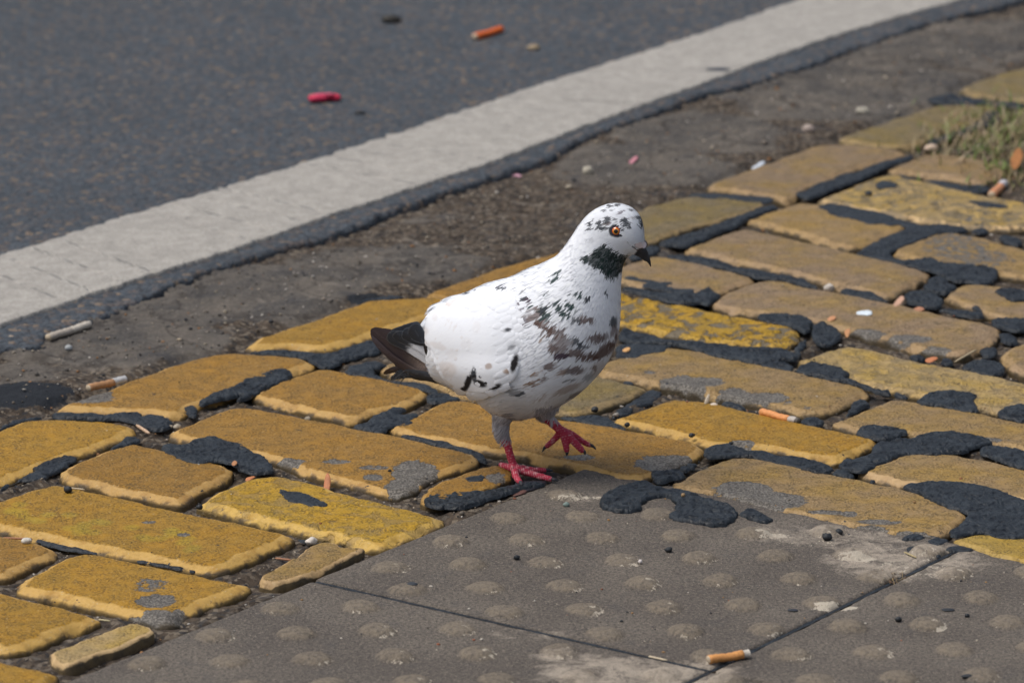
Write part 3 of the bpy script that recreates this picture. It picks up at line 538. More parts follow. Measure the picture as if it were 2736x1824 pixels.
TARS = [
 ('B 1420,650 1480,625 1620,640 1700,620 1780,585 1900,560 2000,590 2150,620 2250,655 E 0,430 160,470 250,530 380,590 440,660 430,710 300,735 190,715 130,690 B 2110,820 1950,770 1850,800 1700,800 1600,770 1500,720', .0032, 0, 'curved tongue of tar lying over the corner of a short brown brick'),
 ('E 470,865 520,855 600,880 700,885 820,930 900,980 930,1000 880,1015 760,1005 680,980 600,980 520,940', .0008, .0004, 'leaf shaped flat tar patch on the bright yellow brick'),
 ('K 680,800 720,740 800,700 900,660 1030,630 1150,640 1220,690 1330,695 1480,730 1600,770 1750,800 1870,850 1920,920 1900,980 1820,1025 1700,1025 1560,1010 1480,985 1400,985 1320,955 1310,900 1370,870 1350,800 1270,760 1150,780 1070,820 1050,870 1020,900 900,905 780,890 690,860', .0045, -.002, 'thick tar puddle curling round a dome on the near dotted slab'),
 ('K 1925,900 1990,870 2100,890 2200,930 2240,970 2200,1000 2100,985 2000,960 1940,930', .003, -.002, 'small oval tar drop just right of the thick tar puddle'),
 ('K 1135,550 1170,525 1260,540 1400,520 1450,545 1440,590 1350,610 1260,640 1180,640 1140,600', .0035, 0, 'short knobbly tar lump in the joint above the thick tar puddle'),
 ('K 1600,350 1650,320 1750,295 1850,295 1950,320 2050,360 L 0,690 120,730 250,730 400,760 550,800 640,830 660,850 600,890 500,885 400,865 250,830 100,800 0,780 K 2050,410 1900,400 1750,415 1640,425 1610,390', .003, 0, 'long narrow tar strip in the joint right of the brick under the raised foot'),
 ('L 835,520 870,480 1000,470 1200,475 1290,500 1310,540 1250,545 1180,580 1130,600 1050,590 950,570 870,550', .0035, 0, 'rounded tar pad at the far end of the branching tar sheet'),
 ('L 990,640 1050,620 1140,615 1180,580 1300,590 1400,560 1430,540 1550,520 1700,515 1900,540 2050,590 2095,640 1950,650 1850,680 1830,710 1700,715 1500,735 1300,725 1230,730 1100,790 1000,850 900,885 780,870 680,830 690,790 740,770 820,770 940,740 980,700', .0038, 0, 'branching tar sheet bending along two joints, right of the narrow tar strip'),
 ('L 1930,670 2000,645 2150,645 2300,670 2400,720 2450,780 2420,850 2280,830 2200,800 2050,760 1950,710', .0035, 0, 'tar sheet cut off by the right edge, next to the branching tar sheet'),
 ('L 1240,1020 1380,980 1500,960 1650,965 1850,985 2000,1010 2200,1070 2350,1140 2500,1190 2500,1460 2400,1470 2250,1480 2050,1460 1980,1410 1850,1440 1750,1460 1690,1450 1690,1400 1780,1340 1840,1270 1820,1230 1640,1190 1560,1140 1480,1110 1400,1060', .0032, 0, 'largest tar sheet, at the right edge above the bright yellow rounded brick'),
 ('L 1380,250 1430,200 1530,155 1700,150 1850,165 1930,200 1900,240 1940,300 1940,345 1850,345 1700,310 1550,290 1430,275', .0035, 0, 'tar pad on the near edge of the pale yellow flecked brick'),
 ('L 2105,370 2150,310 2300,280 2450,300 2500,380 2450,430 2300,425 2180,405', .0045, 0, 'smooth tar dome cut off by the right edge, near the pale flecked brick'),
 ('I 300,1310 340,1270 380,1250 500,1245 650,1270 760,1320 770,1350 720,1370 800,1400 920,1440 1050,1490 1160,1500 1160,1540 1050,1520 900,1470 780,1420 620,1400 500,1370 380,1355', .0035, 0, 'tar pad with a thin tail, on the left end of the pale flecked brick'),
 ('J 520,430 600,440 700,480 850,500 930,540 1100,550 1300,560 1500,590 1700,600 1900,610 2060,640 2130,680 2110,720 2000,720 1850,750 1750,750 1550,720 1350,680 1200,620 1050,590 930,570 800,570 620,560 500,540', .0036, 0, 'long tar ribbon along the near side of the pitted yellow brick'),
 ('I -50,830 10,800 200,805 330,820 430,850 460,890 430,960 370,980 320,940 200,910 80,880 0,860', .0042, 0, 'smooth tar bar beyond the pitted yellow brick, below the long beige brick'),
 ('I 440,930 500,885 570,880 640,930 720,970 720,1010 680,1060 600,1100 520,1090 450,1030', .004, -.001, 'crumbly tar lump at the right end of the pitted yellow brick'),
 ('I 1270,640 1330,610 1480,615 1600,660 1640,710 1600,750 1500,760 1400,730 1280,700', .005, 0, 'rounded tar boulder next to a pinkish dry leaf, nearer of two'),
 ('I 1440,580 1490,490 1600,480 1690,530 1750,580 1690,620 1580,635 1480,610', .005, 0, 'rounded tar boulder touching the messy tar mass, farther of two'),
 ('I 2065,600 2150,580 2250,590 2350,610 2420,640 2400,690 2280,705 2180,670', .0045, 0, 'smooth tar lump on the small beige brick at the right edge'),
 ('I 2060,860 2150,840 2300,840 2450,860 2450,940 2300,970 2160,940 2080,900', .004, 0, 'lumpy tar cushion at the right edge, beyond the long beige brick'),
 ('I 1370,320 1500,290 1620,350 1800,350 1900,370 2050,380 2150,430 2080,520 2000,550 1850,520 1750,530 1660,480 1560,440 1400,400 1280,370 1130,330 1000,310 900,280 830,260 920,210 1050,140 1200,70 1350,30 1500,0 1620,0 1800,20 1850,50 1800,80 1600,80 1500,110 1350,170 1200,230 1130,270 1250,330', .0028, 0, 'messy forked tar mass around the grey blotched brick at the right'),
 ('H 490,1190 560,1150 700,1160 900,1200 1100,1240 1250,1310 1450,1340 1480,1400 1350,1400 1250,1340 1150,1370 1080,1330 950,1350 800,1290 650,1270 560,1220', .0012, 0, 'ragged flat tar smear along the pale mottled brick'),
 ('G 880,850 960,820 1080,780 1300,710 1550,620 1700,560 1850,500 1930,510 1950,540 1850,570 1700,620 1600,690 1450,740 1250,830 1100,890 1000,870 900,870', .0045, -.001, 'straight tar ridge along the near side of the olive brick by the head'),
 ('D 180,820 380,795 550,800 700,800 850,830 960,820 1030,780 1150,760 1300,690 1420,760 1400,830 1250,850 1100,880 950,960 850,950 800,900 700,860 550,845 380,830', .003, -.001, 'tar band under the clean deep yellow brick, ending at the tail tip'),
 ('B 1770,270 1830,220 1900,180 2000,150 2080,130 2160,80 D 200,1060 280,1030 400,980 520,965 600,985 620,1020 540,1080 400,1130 280,1190 200,1240 80,1250 B 2200,190 2080,220 1900,250 1810,290', .0042, -.001, 'knobbly tar roll on the near edge of the brick with the butt behind it'),
 ('I -60,1250 0,1235 100,1225 220,1240 300,1310 250,1330 100,1290 0,1275', .003, -.001, 'small tar nub at the left end of the pad on the pale flecked brick'),
]
for k, (sp, th, zb, lab) in enumerate(TARS):
    V, F = tar_mesh(sp, th, zb, k); c = V.mean(0)
    tag(mesh_obj('tar_patch', V, F, M_TAR, origin=(c[0], c[1], zb-.004)), lab, 'tar patch', 'tar patches on the bricks')
STUFFT = [
 ('I 1560,770 1650,770 1800,770 1930,790 1990,810 1980,840 1850,840 1720,810', .0035, 0), ('I 1880,750 1930,740 1990,770 1990,800 1930,790', .003, 0),
 ('H 1470,600 1600,560 1800,500 1950,420 2000,330 2100,320 2150,370 2100,450 1990,490 1800,540 1650,600 1520,640', .003, 0),
 ('H 1450,230 1600,180 1750,175 1900,220 2100,240 2350,260 2350,320 2200,290 2000,270 1800,280 1600,270', .003, 0),
 ('H 270,1060 400,1040 480,990 560,970 640,940 700,900 880,870 1000,800 1150,770 1300,730 1380,740 1250,790 1100,830 1000,900 800,980 600,1050 430,1120 370,1110', .003, 0),
 ('G 1180,390 1400,390 1700,410 1900,430 1920,470 1800,490 1600,470 1300,440 1100,430', .001, 0),
 ('G 930,960 1050,950 1250,970 1400,1000 1520,1050 1700,1070 1850,1110 2000,1130 2180,1180 2300,1220 2310,1250 2150,1220 2000,1180 1800,1165 1650,1130 1500,1080 1300,1040 1100,1000 950,985', .0035, -.001),
 ('G 530,1240 700,1250 900,1290 1100,1310 1250,1290 1290,1240 1350,1240 1400,1300 1450,1300 1350,1360 1320,1400 1250,1380 1150,1400 950,1370 800,1330 650,1290 530,1270', .004, 0),
 ('G 540,1150 620,1120 720,1150 850,1180 1040,1190 900,1230 720,1240 760,1190 640,1170', .0007, .0004), ('G 720,1230 760,1190 900,1200 1000,1240 1200,1250 1180,1280 1000,1280 850,1250', .0007, .0004),
 ('K 250,40 420,50 560,35 650,30 740,50 780,80 830,110 940,160 800,150 600,110 400,70', .002, -.001),
 ('E 1320,220 1380,200 1480,140 1570,125 1640,160 1560,200 1640,190 1740,180 1760,210 1690,240 1690,310 1600,300 1480,300 1440,350 1350,360 1200,320 1130,290 1300,270', .0026, -.001),
 ('D 1040,990 1150,930 1300,890 1400,890 1420,920 1500,930 1340,950 1330,1000 1450,1060 1600,1080 1700,1070 1850,1110 1920,1180 1880,1190 1750,1140 1500,1080 1250,1030', .002, 0),
 ('D 1790,1210 1850,1190 1950,1180 2050,1200 2130,1240 2000,1260 1900,1280 1800,1260', .003, -.001), ('B 440,370 560,345 700,350 860,355 960,375 1050,350 1200,345 1260,360 1270,390 1340,360 1430,370 1500,400 1550,440 1540,490 1400,510 1330,490 1250,450 1150,430 1030,410 900,415 700,405 500,400', .003, -.003),
 ('B 1640,280 1690,260 1770,290 1770,370 1730,390 1670,360', .0025, -.002), ('B -150,560 -60,520 0,490 80,430 250,390 420,390 330,410 200,430 80,480 0,510 -80,560', .003, -.004),
 ('B 265,850 420,755 520,715 600,730 700,745 640,800 540,860 420,930 340,960 240,960 150,960 0,1060 0,1010 200,930 300,890', .003, -.004),
 ('B 1000,650 1080,600 1160,560 1250,560 1270,610 1180,630 1050,670 990,680', .003, -.004),
 ('E 1775,960 1830,910 1950,920 2100,895 2250,880 2350,890 K 100,620 200,640 130,680 0,700 E 2200,1020 2050,1045 1900,1030 1800,1000', .0038, -.001),
 ('E 2140,770 2200,740 2300,725 2350,740 2300,790 2200,800', .0007, .0003),
 ('E 1560,380 1650,375 1760,400 1850,420 2000,450 2050,480 2200,500 2300,540 2350,580 2350,650 2200,560 2050,500 1900,480 1750,430 1600,400', .003, -.004),
 ('O 1280,365 1350,345 1480,345 1550,380 1600,410 1600,440 1500,425 1350,410', .003, -.003), ('O 1480,290 1600,275 1690,290 1660,330 1570,350 1480,330', .003, -.004), ('O 1650,360 1780,330 1850,350 1910,380 1850,395 1750,400 1660,380', .002, -.003),
 ('C 300,280 400,290 600,340 800,380 1000,420 1300,480 1500,510 1760,560 1760,580 1500,530 1200,470 900,410 600,380 450,350', .002, -.006),
 ('J 500,560 620,560 800,575 980,570 960,610 900,640 780,650 700,690 560,690 460,690', .0008, .0003), ('J 540,900 620,905 660,930 640,960 560,940', .003, -.004), ('J 760,980 850,1000 920,1020 850,1090 700,1130 600,1200 500,1230 440,1230 520,1150 650,1080', .003, -.006),
 ('J 1420,1110 1520,1085 1640,1130 1650,1180 1540,1160', .004, -.004), ('J 2140,1260 2250,1230 2350,1240 2350,1300 2250,1310 2150,1290', .004, -.003), ('L 770,330 800,270 870,240 940,240 985,280 880,330 720,390', .0035, -.004),
 ('K 1380,500 1450,485 1490,510 1460,560', .003, -.002), ('K 1450,470 1540,460 1560,490 1500,520', .003, -.003), ('L 610,890 700,850 800,880 820,920 780,940 680,915', .003, -.002), ('L 950,970 1000,940 1020,980 990,990', .004, -.002),
 ('E 600,1290 900,1340 1100,1390 1080,1430 900,1370 700,1340', .001, -.006), ('H 1000,1010 1020,960 1100,940 1220,970 1210,1010 1080,1020', .0008, .0004), ('H 900,1050 960,1030 1000,1050 960,1070', .0007, .0004), ('H 1840,1130 1950,1130 2100,1150 2240,1180 2200,1200 2000,1190 1900,1160', .0008, .0004),
 ('H 1180,905 1260,900 1360,930 1380,950 1280,945', .002, -.001), ('H 1420,955 1600,945 1720,980 1860,1000 1960,985 2050,1000 2000,1060 1850,1060 1700,1010 1500,980', .002, -.003), ('H 2110,1440 2250,1450 2350,1500 2300,1550 2150,1500', .003, -.002), ('I 1870,50 1950,35 2030,40 2040,80 1950,90 1880,70', .003, -.001),
 ('I 690,610 740,575 830,600 980,600 1060,650 1160,700 1080,690 950,660 820,650', .003, -.002), ('I 270,520 330,500 430,540 510,570 400,560', .003, -.002), ('W 1440,590 1480,570 1520,565 1510,585 1460,600', .004, -.003), ('D 1110,320 1200,300 1350,300 1600,300 1620,325 1400,335 1250,360 1130,350', .001, -.004),
 ('I 380,1100 420,1060 400,1030 350,1050 270,1130 330,1200', .003, -.003), ('I 1300,1190 1380,1165 1450,1200 1470,1230 1380,1240', .004, -.004), ('I 1600,1220 1680,1205 1720,1230 1690,1270 1610,1260', .004, -.003), ('I 1780,1290 1850,1250 1950,1230 2100,1230 2200,1290 2180,1350 2050,1360 1900,1320', .004, -.005), ('I 1930,1140 2000,1110 2110,1120 2130,1180 2010,1200', .004, -.004), ('I 2100,1000 2200,990 2310,1020 2300,1080 2180,1080', .004, -.005),
 ('L 1060,170 1130,130 1170,180 1120,210', .004, -.002), ('L 1180,170 1250,180 1330,200 1320,220 1220,210', .003, -.002), ('O 100,80 300,130 500,190 700,200 900,250 1050,260 1100,290 900,280 600,230 300,170 120,120', .002, -.005), ('O 1200,290 1340,230 1420,235 1480,280 1400,290', .003, -.003)]
AV, AF, off_ = [], [], 0
for a_, b_ in ((X0 - .0*D1, X0 + D1*.99), (X0 - D2*.9, X0 + D2*.98)):
    t_ = np.linspace(0, 1, 260); c_ = a_ + (b_-a_)*t_[:, None]; n_ = np.array([-(b_-a_)[1], (b_-a_)[0]])/np.linalg.norm(b_-a_)
    w_ = (.0019 + .0007*fbm(t_*70, 0, 0, 301, 3))[:, None]; V = np.vstack([np.c_[c_ - n_*w_, np.full(260, -.0042)], np.c_[c_ + n_*w_, np.full(260, -.0042)]])
    i_ = np.arange(259); F = np.vstack([np.c_[i_, i_+1, i_+261], np.c_[i_, i_+261, i_+260]]); AV.append(V); AF.append(F+off_); off_ += len(V)
for k, (sp, th, zb) in enumerate(STUFFT):
    V, F = tar_mesh(sp, th, zb, 100+k, .0026); AV.append(V); AF.append(F+off_); off_ += len(V)
tag(mesh_obj('joint_tar', np.vstack(AV), np.vstack(AF), M_TAR), 'thin crumbly tar filling the joints between bricks', 'tar', None, 'stuff')

# ------------------------------------------------------------------ grit
def icosa():
    t = (1+5**.5)/2; v = np.array([(-1,t,0),(1,t,0),(-1,-t,0),(1,-t,0),(0,-1,t),(0,1,t),(0,-1,-t),(0,1,-t),(t,0,-1),(t,0,1),(-t,0,-1),(-t,0,1)], float); v /= np.linalg.norm(v[0])
    f = np.array([(0,11,5),(0,5,1),(0,1,7),(0,7,10),(0,10,11),(1,5,9),(5,11,4),(11,10,2),(10,7,6),(7,1,8),(3,9,4),(3,4,2),(3,2,6),(3,6,8),(3,8,9),(4,9,5),(2,4,11),(6,2,10),(8,6,7),(9,8,1)]); return v, f
IV, IF = icosa()
def scatter(name, pts, zs, rs, cols, label, mat_=M_GRIT):
    n = len(pts); r = RNG.uniform(.7, 1.25, (n, 12, 1)); V = IV[None]*r; a = RNG.uniform(0, 6.28, n); ca, sa = np.cos(a)[:, None], np.sin(a)[:, None]
    st_ = np.stack([RNG.uniform(.8, 1.4, n), RNG.uniform(.7, 1, n), RNG.uniform(.45, .9, n)], 1)[:, None]; V = V*st_
    V = np.stack([V[..., 0]*ca - V[..., 1]*sa, V[..., 0]*sa + V[..., 1]*ca, V[..., 2]], 2)*rs[:, None, None]
    V[..., 0] += pts[:, 0:1]; V[..., 1] += pts[:, 1:2]; V[..., 2] += (zs + rs*.35)[:, None]
    F = (IF[None] + (np.arange(n)*12)[:, None, None]).reshape(-1, 3)
    return tag(mesh_obj(name, V.reshape(-1, 3), F, mat_, colors=np.repeat(cols, 12, 0)), label, name, None, 'stuff')
def ground_z(P):
    ix = np.clip(((P[:, 0]-gx[0])/.0036).astype(int), 0, len(gx)-1); iy = np.clip(np.searchsorted(gy, P[:, 1]), 0, len(gy)-1); return z_grid[ix, iy]
z_grid = z.reshape(1, -1) if False else None
zg = np.empty(len(go.data.vertices)*3, np.float32); go.data.vertices.foreach_get('co', zg); z_grid = zg.reshape(-1, 3)[:, 2].reshape(len(gx), len(gy))
PALET = np.array([(.34,.28,.2),(.16,.13,.10),(.25,.21,.17),(.035,.037,.042),(.42,.36,.27),(.30,.15,.06),(.09,.08,.07),(.5,.46,.4),(.03,.032,.036),(.12,.10,.08)])
NG = 36000
P = np.stack([RNG.uniform(-.75, .8, NG), RNG.uniform(3.4, 6.4, NG)], 1)
occ = np.zeros(NG, bool)
for Q in BPOLY: 
    lo_, hi_ = Q.min(0), Q.max(0); m = (P > lo_).all(1) & (P < hi_).all(1) & ~occ
    if m.any(): occ[np.where(m)[0][inside(P[m], Q)]] = True
for (i, j, *_ ) in SLABS:
    a = D1*(1 if i == 0 else -1); b = D2*(1 if j == 0 else -1); uv = in_quad(P, X0, a, b); occ |= (uv > 0).all(1) & (uv < 1).all(1)
lipn = resample(LIP, .01)
side = np.ones(NG, bool)
yl = np.interp(P[:, 0], lipn[:, 0], lipn[:, 1]); side = P[:, 1] < yl - .004
keep = (~occ) & side; P = P[keep]; rs = np.exp(RNG.normal(-7.1, .5, len(P))); rs = np.clip(rs, .0004, .0034)
cols = PALET[RNG.integers(0, len(PALET), len(P))]*RNG.uniform(.7, 1.15, (len(P), 1))
scatter('grit', P, ground_z(P), rs, cols, 'fine grit and soil crumbs in the joints and gutter strip')
# sparse crumbs on top of bricks and slabs
P = np.stack([RNG.uniform(-.6, .6, 1500), RNG.uniform(3.4, 5.4, 1500)], 1); occ = np.zeros(1500, bool)
for Q in BPOLY: occ |= inside(P, Q)
onb = occ.copy()
for (i, j, *_ ) in SLABS:
    a = D1*(1 if i == 0 else -1); b = D2*(1 if j == 0 else -1); uv = in_quad(P, X0, a, b); occ |= (uv > .01).all(1) & (uv < .99).all(1)
keep = occ & ((RNG.uniform(0, 1, 1500) < .45) | ~onb); P = P[keep]; zz0 = np.where(onb[keep], -.0004, -.0031)
rs = np.clip(np.exp(RNG.normal(-7.15, .38, len(P))), .0004, .0018)
pal2 = np.array([(.5,.44,.34),(.02,.023,.028),(.02,.023,.028),(.28,.10,.05),(.55,.5,.42),(.12,.1,.08),(.35,.2,.08)])
scatter('crumbs', P, zz0, rs, pal2[RNG.integers(0, len(pal2), len(P))]*RNG.uniform(.8, 1.1, (len(P), 1)), 'tiny pale and black crumbs scattered over bricks and slabs')

# ------------------------------------------------------------------ litter and stones
def tube(path, radii, seg=14, cap=True, squash=1.0):
    path = np.array(path, float); n = len(path); T = np.gradient(path, axis=0); T /= np.linalg.norm(T, axis=1)[:, None]
    up = np.array([0, 0, 1.0]); 
    if abs(T[0] @ up) > .9: up = np.array([0, 1.0, 0])
    V = []
    u = np.cross(T[0], up); u /= np.linalg.norm(u)
    for i in range(n):
        u = u - T[i]*(u@T[i]); u /= np.linalg.norm(u); w = np.cross(T[i], u)
        for s in range(seg): 
            a = 2*math.pi*s/seg; V.append(path[i] + radii[i]*(math.cos(a)*u + squash*math.sin(a)*w))
    F = []
    for i in range(n-1):
        for s in range(seg): s2 = (s+1) % seg; F.append((i*seg+s, i*seg+s2, (i+1)*seg+s2, (i+1)*seg+s))
    if cap: F.append(tuple(range(seg))[::-1]); F.append(tuple((n-1)*seg+s for s in range(seg)))
    return np.array(V), F
def zfix(zone, x, y, zb):
    return float(ground_z(G(zone, x, y, zb)[None])[0]) + .0002 if zb <= -.0035 else zb
def butt(zone, x0, y0, x1, y1, label, zb=0.0, r=.0038, fc=(.62,.27,.08), pc=(.6,.56,.5), frac=.7, burnt=True):
    zb = zfix(zone, (x0+x1)/2, (y0+y1)/2, zb); a, b = G(zone, x0, y0, zb+r), G(zone, x1, y1, zb+r); L = np.linalg.norm(b-a); d = (b-a)/L
    root = empty('cigarette_butt', (*((a+b)/2), zb)); tag(root, label, 'cigarette butt', 'cigarette butts')
    def pt(t, dz=0): q = a + d*L*t; return (q[0], q[1], zb + r*.9 + dz)
    def body(name, t0, t1, colr, cr2=None, k=1.0):
        ts = np.linspace(t0, t1, 14); rad = [r*k*(1 + .06*math.sin(t*40+x0) + .04*math.sin(t*90)) for t in ts]
        V, F = tube([pt(t, .0003*math.sin(t*9)) for t in ts], rad, 16, True, .88)
        c = np.tile(np.array(colr), (len(V), 1)) * (1 + .18*fbm(V[:, 0]*400, V[:, 1]*400, V[:, 2]*400, 81, 3))[:, None]
        return mesh_obj(name, V, F, M_ITEM, root, colors=c, origin=(root.location.x, root.location.y, zb))
    f0 = .06 if frac < 1 else 0
    body('filter_wrapper', 0.02, frac, fc); body('filter_end', 0, .02, (.55, .45, .32), k=.9)
    if frac < .98:
        body('paper', frac, .93 if burnt else 1, pc, k=.97)
        if burnt: body('ash_end', .93, 1, (.10, .085, .07), k=.85)
butt('A', 430, 1010, 800, 890, 'dirty whitish cigarette butt lying against the asphalt edge at the left', -.006, .0042, (.46,.40,.33), (.55,.5,.42), .55, False)
butt('B', 790, 120, 1120, 40, 'orange and white cigarette butt behind the long golden brick', -.004, .0040, (.42,.22,.10), (.50,.50,.50), .68, False)
butt('J', 1790, 1170, 2130, 1260, 'bright orange cigarette butt with a burnt end, wedged in a brick joint', -.003, .0038, (.72,.30,.10), (.5,.45,.4), .75)
butt('M', 1985, 1355, 2350, 1300, 'orange cigarette butt lying on the dotted slab at the bottom', -.003, .0038, (.66,.30,.09), (.55,.5,.42), .85, False)
butt('H', 2060, 1075, 2170, 970, 'short orange cigarette butt beside the grass clump', -.004, .0048, (.60,.26,.12), (.5,.48,.5), .72, False)
butt('T', 2130, 165, 2250, 130, 'orange red cigarette butt on the road beyond the white line', .002, .0050, (.75,.14,.02), (.7,.2,.05), .985, False)
def lump(name, zone, x, y, rx, ry, rz, colr, label, cat, zb=0.0, rot=0.0, mat_=M_ITEM, seed=1, rough=.12, group=None):
    zb = zfix(zone, x, y, zb); c = G(zone, x, y, zb + rz*.6); V, F = [], []; nu, nv = 18, 11
    th = np.linspace(0, np.pi, nv); ph = np.linspace(0, 2*np.pi, nu, endpoint=False)
    TH, PH = np.meshgrid(th, ph); D = np.stack([np.sin(TH)*np.cos(PH), np.sin(TH)*np.sin(PH), np.cos(TH)], 2).reshape(-1, 3)
    k = 1 + rough*fbm(D[:, 0]*1.8+seed*7, D[:, 1]*1.8, D[:, 2]*1.8, 90, 3)*2
    S = D*k[:, None]*np.array([rx, ry, rz]); ca, sa = math.cos(rot), math.sin(rot)
    V = np.c_[S[:, 0]*ca - S[:, 1]*sa + c[0], S[:, 0]*sa + S[:, 1]*ca + c[1], S[:, 2] + zb + rz*.85]
    i = np.arange(nu*nv).reshape(nu, nv); i2 = np.roll(i, -1, 0)
    F = np.stack([i[:, :-1].ravel(), i[:, 1:].ravel(), i2[:, 1:].ravel(), i2[:, :-1].ravel()], 1)
    cc = np.tile(np.array(colr), (len(V), 1)) * (1 + .15*fbm(V[:, 0]*500, V[:, 1]*500, V[:, 2]*500, 91, 2))[:, None]
    return tag(mesh_obj(name, V, F, mat_, colors=cc, origin=(c[0], c[1], zb)), label, cat, group)
lump('pebble','C',240,298,.0048,.0034,.0026,(.62,.58,.50),'oval white pebble on the brown brick at the left edge','pebble',0,.2,seed=2,group='small pebbles')
lump('pebble','F',780,305,.0052,.0040,.0036,(.68,.62,.54),'double lobed white pebble in the joint beside the small tan brick','pebble',-.004,.5,seed=3,rough=.22,group='small pebbles')
lump('pebble','O',1120,330,.0068,.0055,.0034,(.55,.42,.28),'flat peach coloured pebble at the far edge of the dotted slab','pebble',-.004,-.2,seed=4,group='small pebbles')
lump('pebble','J',1370,1118,.0036,.0022,.0020,(.72,.62,.5),'cream pebble at the foot of the upright seed husk','pebble',-.002,-.2,seed=5,group='small pebbles')
lump('pebble','J',965,1056,.0022,.0018,.0015,(.7,.66,.58),'tiny white pebble in the joint right of the short belly brick','pebble',-.004,seed=6,group='small pebbles')
lump('pebble','A',615,1112,.0040,.0034,.0030,(.36,.38,.38),'grey glassy pebble near the dirty whitish butt','pebble',-.006,seed=7,group='small pebbles')
lump('pebble','I',600,575,.0055,.0040,.0042,(.55,.50,.44),'chipped whitish pebble between the two long beige bricks','pebble',-.002,seed=8,rough=.25,group='small pebbles')
lump('pebble','M',1380,483,.0018,.0018,.0020,(.62,.57,.54),'white round crumb beside a dome on the dotted slab','pebble',-.003,seed=9,group='small pebbles')
lump('pebble','K',380,835,.0030,.0026,.0022,(.20,.27,.24),'greenish glassy pebble on the dotted slab near the standing foot','pebble',-.003,seed=10,group='small pebbles')
lump('pebble','K',1428,750,.0019,.0019,.0019,(.30,.19,.09),'brown round pebble sitting on the thick tar puddle','pebble',.0025,seed=11,group='small pebbles')
lump('pebble','G',240,205,.0065,.0055,.0058,(.42,.38,.30),'pale pebble on the soil strip, upper left of the pigeon head','pebble',-.006,seed=12,rough=.2,group='small pebbles')
lump('pebble','H',415,500,.0075,.006,.006,(.42,.34,.29),'rounded pinkish pebble on the soil near the far khaki bricks','pebble',-.006,seed=13,group='small pebbles')
lump('pebble','H',905,335,.0085,.006,.005,(.38,.35,.28),'greenish pale pebble on the soil strip at the upper right','pebble',-.006,seed=14,group='small pebbles')
lump('pebble','H',1520,665,.0090,.006,.0045,(.62,.47,.35),'peach pebble in the joint left of the grass clump','pebble',-.003,.5,seed=15,group='small pebbles')
lump('pebble','B',1590,475,.0040,.003,.0026,(.38,.33,.25),'beige pebble in the joint beside the curved tar tongue','pebble',-.006,.5,seed=16,group='small pebbles')
lump('pebble','A',100,1018,.0034,.0028,.0026,(.40,.32,.24),'brownish pebble at the left edge by the asphalt','pebble',-.001,seed=17,group='small pebbles')
lump('pebble','O',740,1478,0.0,0,0,(.5,.5,.45),'x','x') if False else None
for (z_, x, y, r_, lab) in [('O',585,265,.0042,'spiky black tar ball at the far edge of the dotted slab'),('O',690,220,.0034,'rounded black tar ball next to the spiky one, farther away'),('K',925,120,.0028,'black tar ball beside a white pebble on the brick rim'),
    ('K',1505,215,.0026,'grey black stone on the pale rim of the golden brick'),('K',1855,285,.0019,'black tar ball on the far edge of the narrow tar strip'),('J',300,1160,.0034,'black twin tar ball on the short belly brick'),('O',1225,1000,.0026,'black tar ball on the lower right slab, left of a tar chip'),
    ('O',1840,965,.0021,'black tar crumb on the lower right slab, right of a tar chip'),('B',610,1040,.0040,'ragged black tar crumb on the far edge of the dappled brick'),('B',1790,1195,.0030,'black tar bead on the shaded side of the leaf patched brick'),('M',1635,378,.0030,'black flat tar crumb on the dotted slab right of centre'),('M',270,447,.0028,'black tar crumb left of a stained dome on the dotted slab')]:
    lump('tar_ball', z_, x, y, r_, r_*.85, r_*.8, (.02,.023,.027), lab, 'tar ball', -.003 if z_ in 'OM' or (z_ == 'O') else 0, 0, M_ITEM, int(x), .18, 'tar balls')
lump('tar_chip','O',1668,912,.0052,.0036,.0008,(.02,.024,.03),'flat oval tar chip on the lower right slab','tar chip',-.003,-.1,seed=3)
lump('tar_chip','O',1850,1512,.0060,.0026,.0018,(.02,.024,.03),'oblong black chip at the bottom right, below a dome','tar chip',-.003,-.1,seed=4)
lump('tar_chip','O',280,915,.0042,.0026,.0007,(.025,.03,.04),'flat tar chip on the large slab near its joint with the right slab','tar chip',-.003,-.1,seed=5)
lump('tar_chip','F',1685,680,.0045,.0040,.0010,(.03,.036,.045),'slate grey tar chip sitting on a dome','tar chip',.0008,-.3,seed=6)
lump('stone','T',1755,92,.013,.010,.006,(.03,.026,.020),'dark stone on the road at the top of the view','stone',.001,0,seed=21)
lump('stone','U',205,212,.0085,.008,.004,(.30,.23,.14),'yellowish flake on the road close to the white line','stone',.001,.3,seed=22)
lump('stone','T',1615,510,.007,.006,.003,(.02,.022,.025),'small black stone on the road between pink plastic and white line','stone',.001,0,seed=23)
lump('tar_spot','U',1015,305,.016,.011,.0008,(.05,.055,.065),'grey oval spot stuck on the white line','spot',.0052,0,seed=24,rough=.05)
# pink plastic piece on the road
c = G('T', 1458, 430, .006); root = empty('plastic_clip', (*c, .002)); tag(root, 'crimson plastic scrap lying on the asphalt road', 'plastic scrap')
def bar(name, zone, x0, y0, x1, y1, r, colr, zb, parent, squash=.6, z1=None, m=M_ITEM, seg=12):
    a, b = G(zone, x0, y0, zb+r), G(zone, x1, y1, zb+r); z1 = zb if z1 is None else z1; ts = np.linspace(0, 1, 10)
    pp = [(*(a+(b-a)*t), zb + (z1-zb)*t + r*.7) for t in ts]; rr = [r*min(1, .55+3*min(t, 1-t))*(1+.06*math.sin(t*21)) for t in ts]
    V, F = tube(pp, rr, seg, True, squash); cc = np.tile(np.array(colr), (len(V), 1))*(1+.1*fbm(V[:, 0]*200, V[:, 1]*200, V[:, 2]*200, 3))[:, None]
    return mesh_obj(name, V, F, m, parent, colors=cc, origin=tuple(parent.location) if parent else (float(pp[5][0]), float(pp[5][1]), zb))
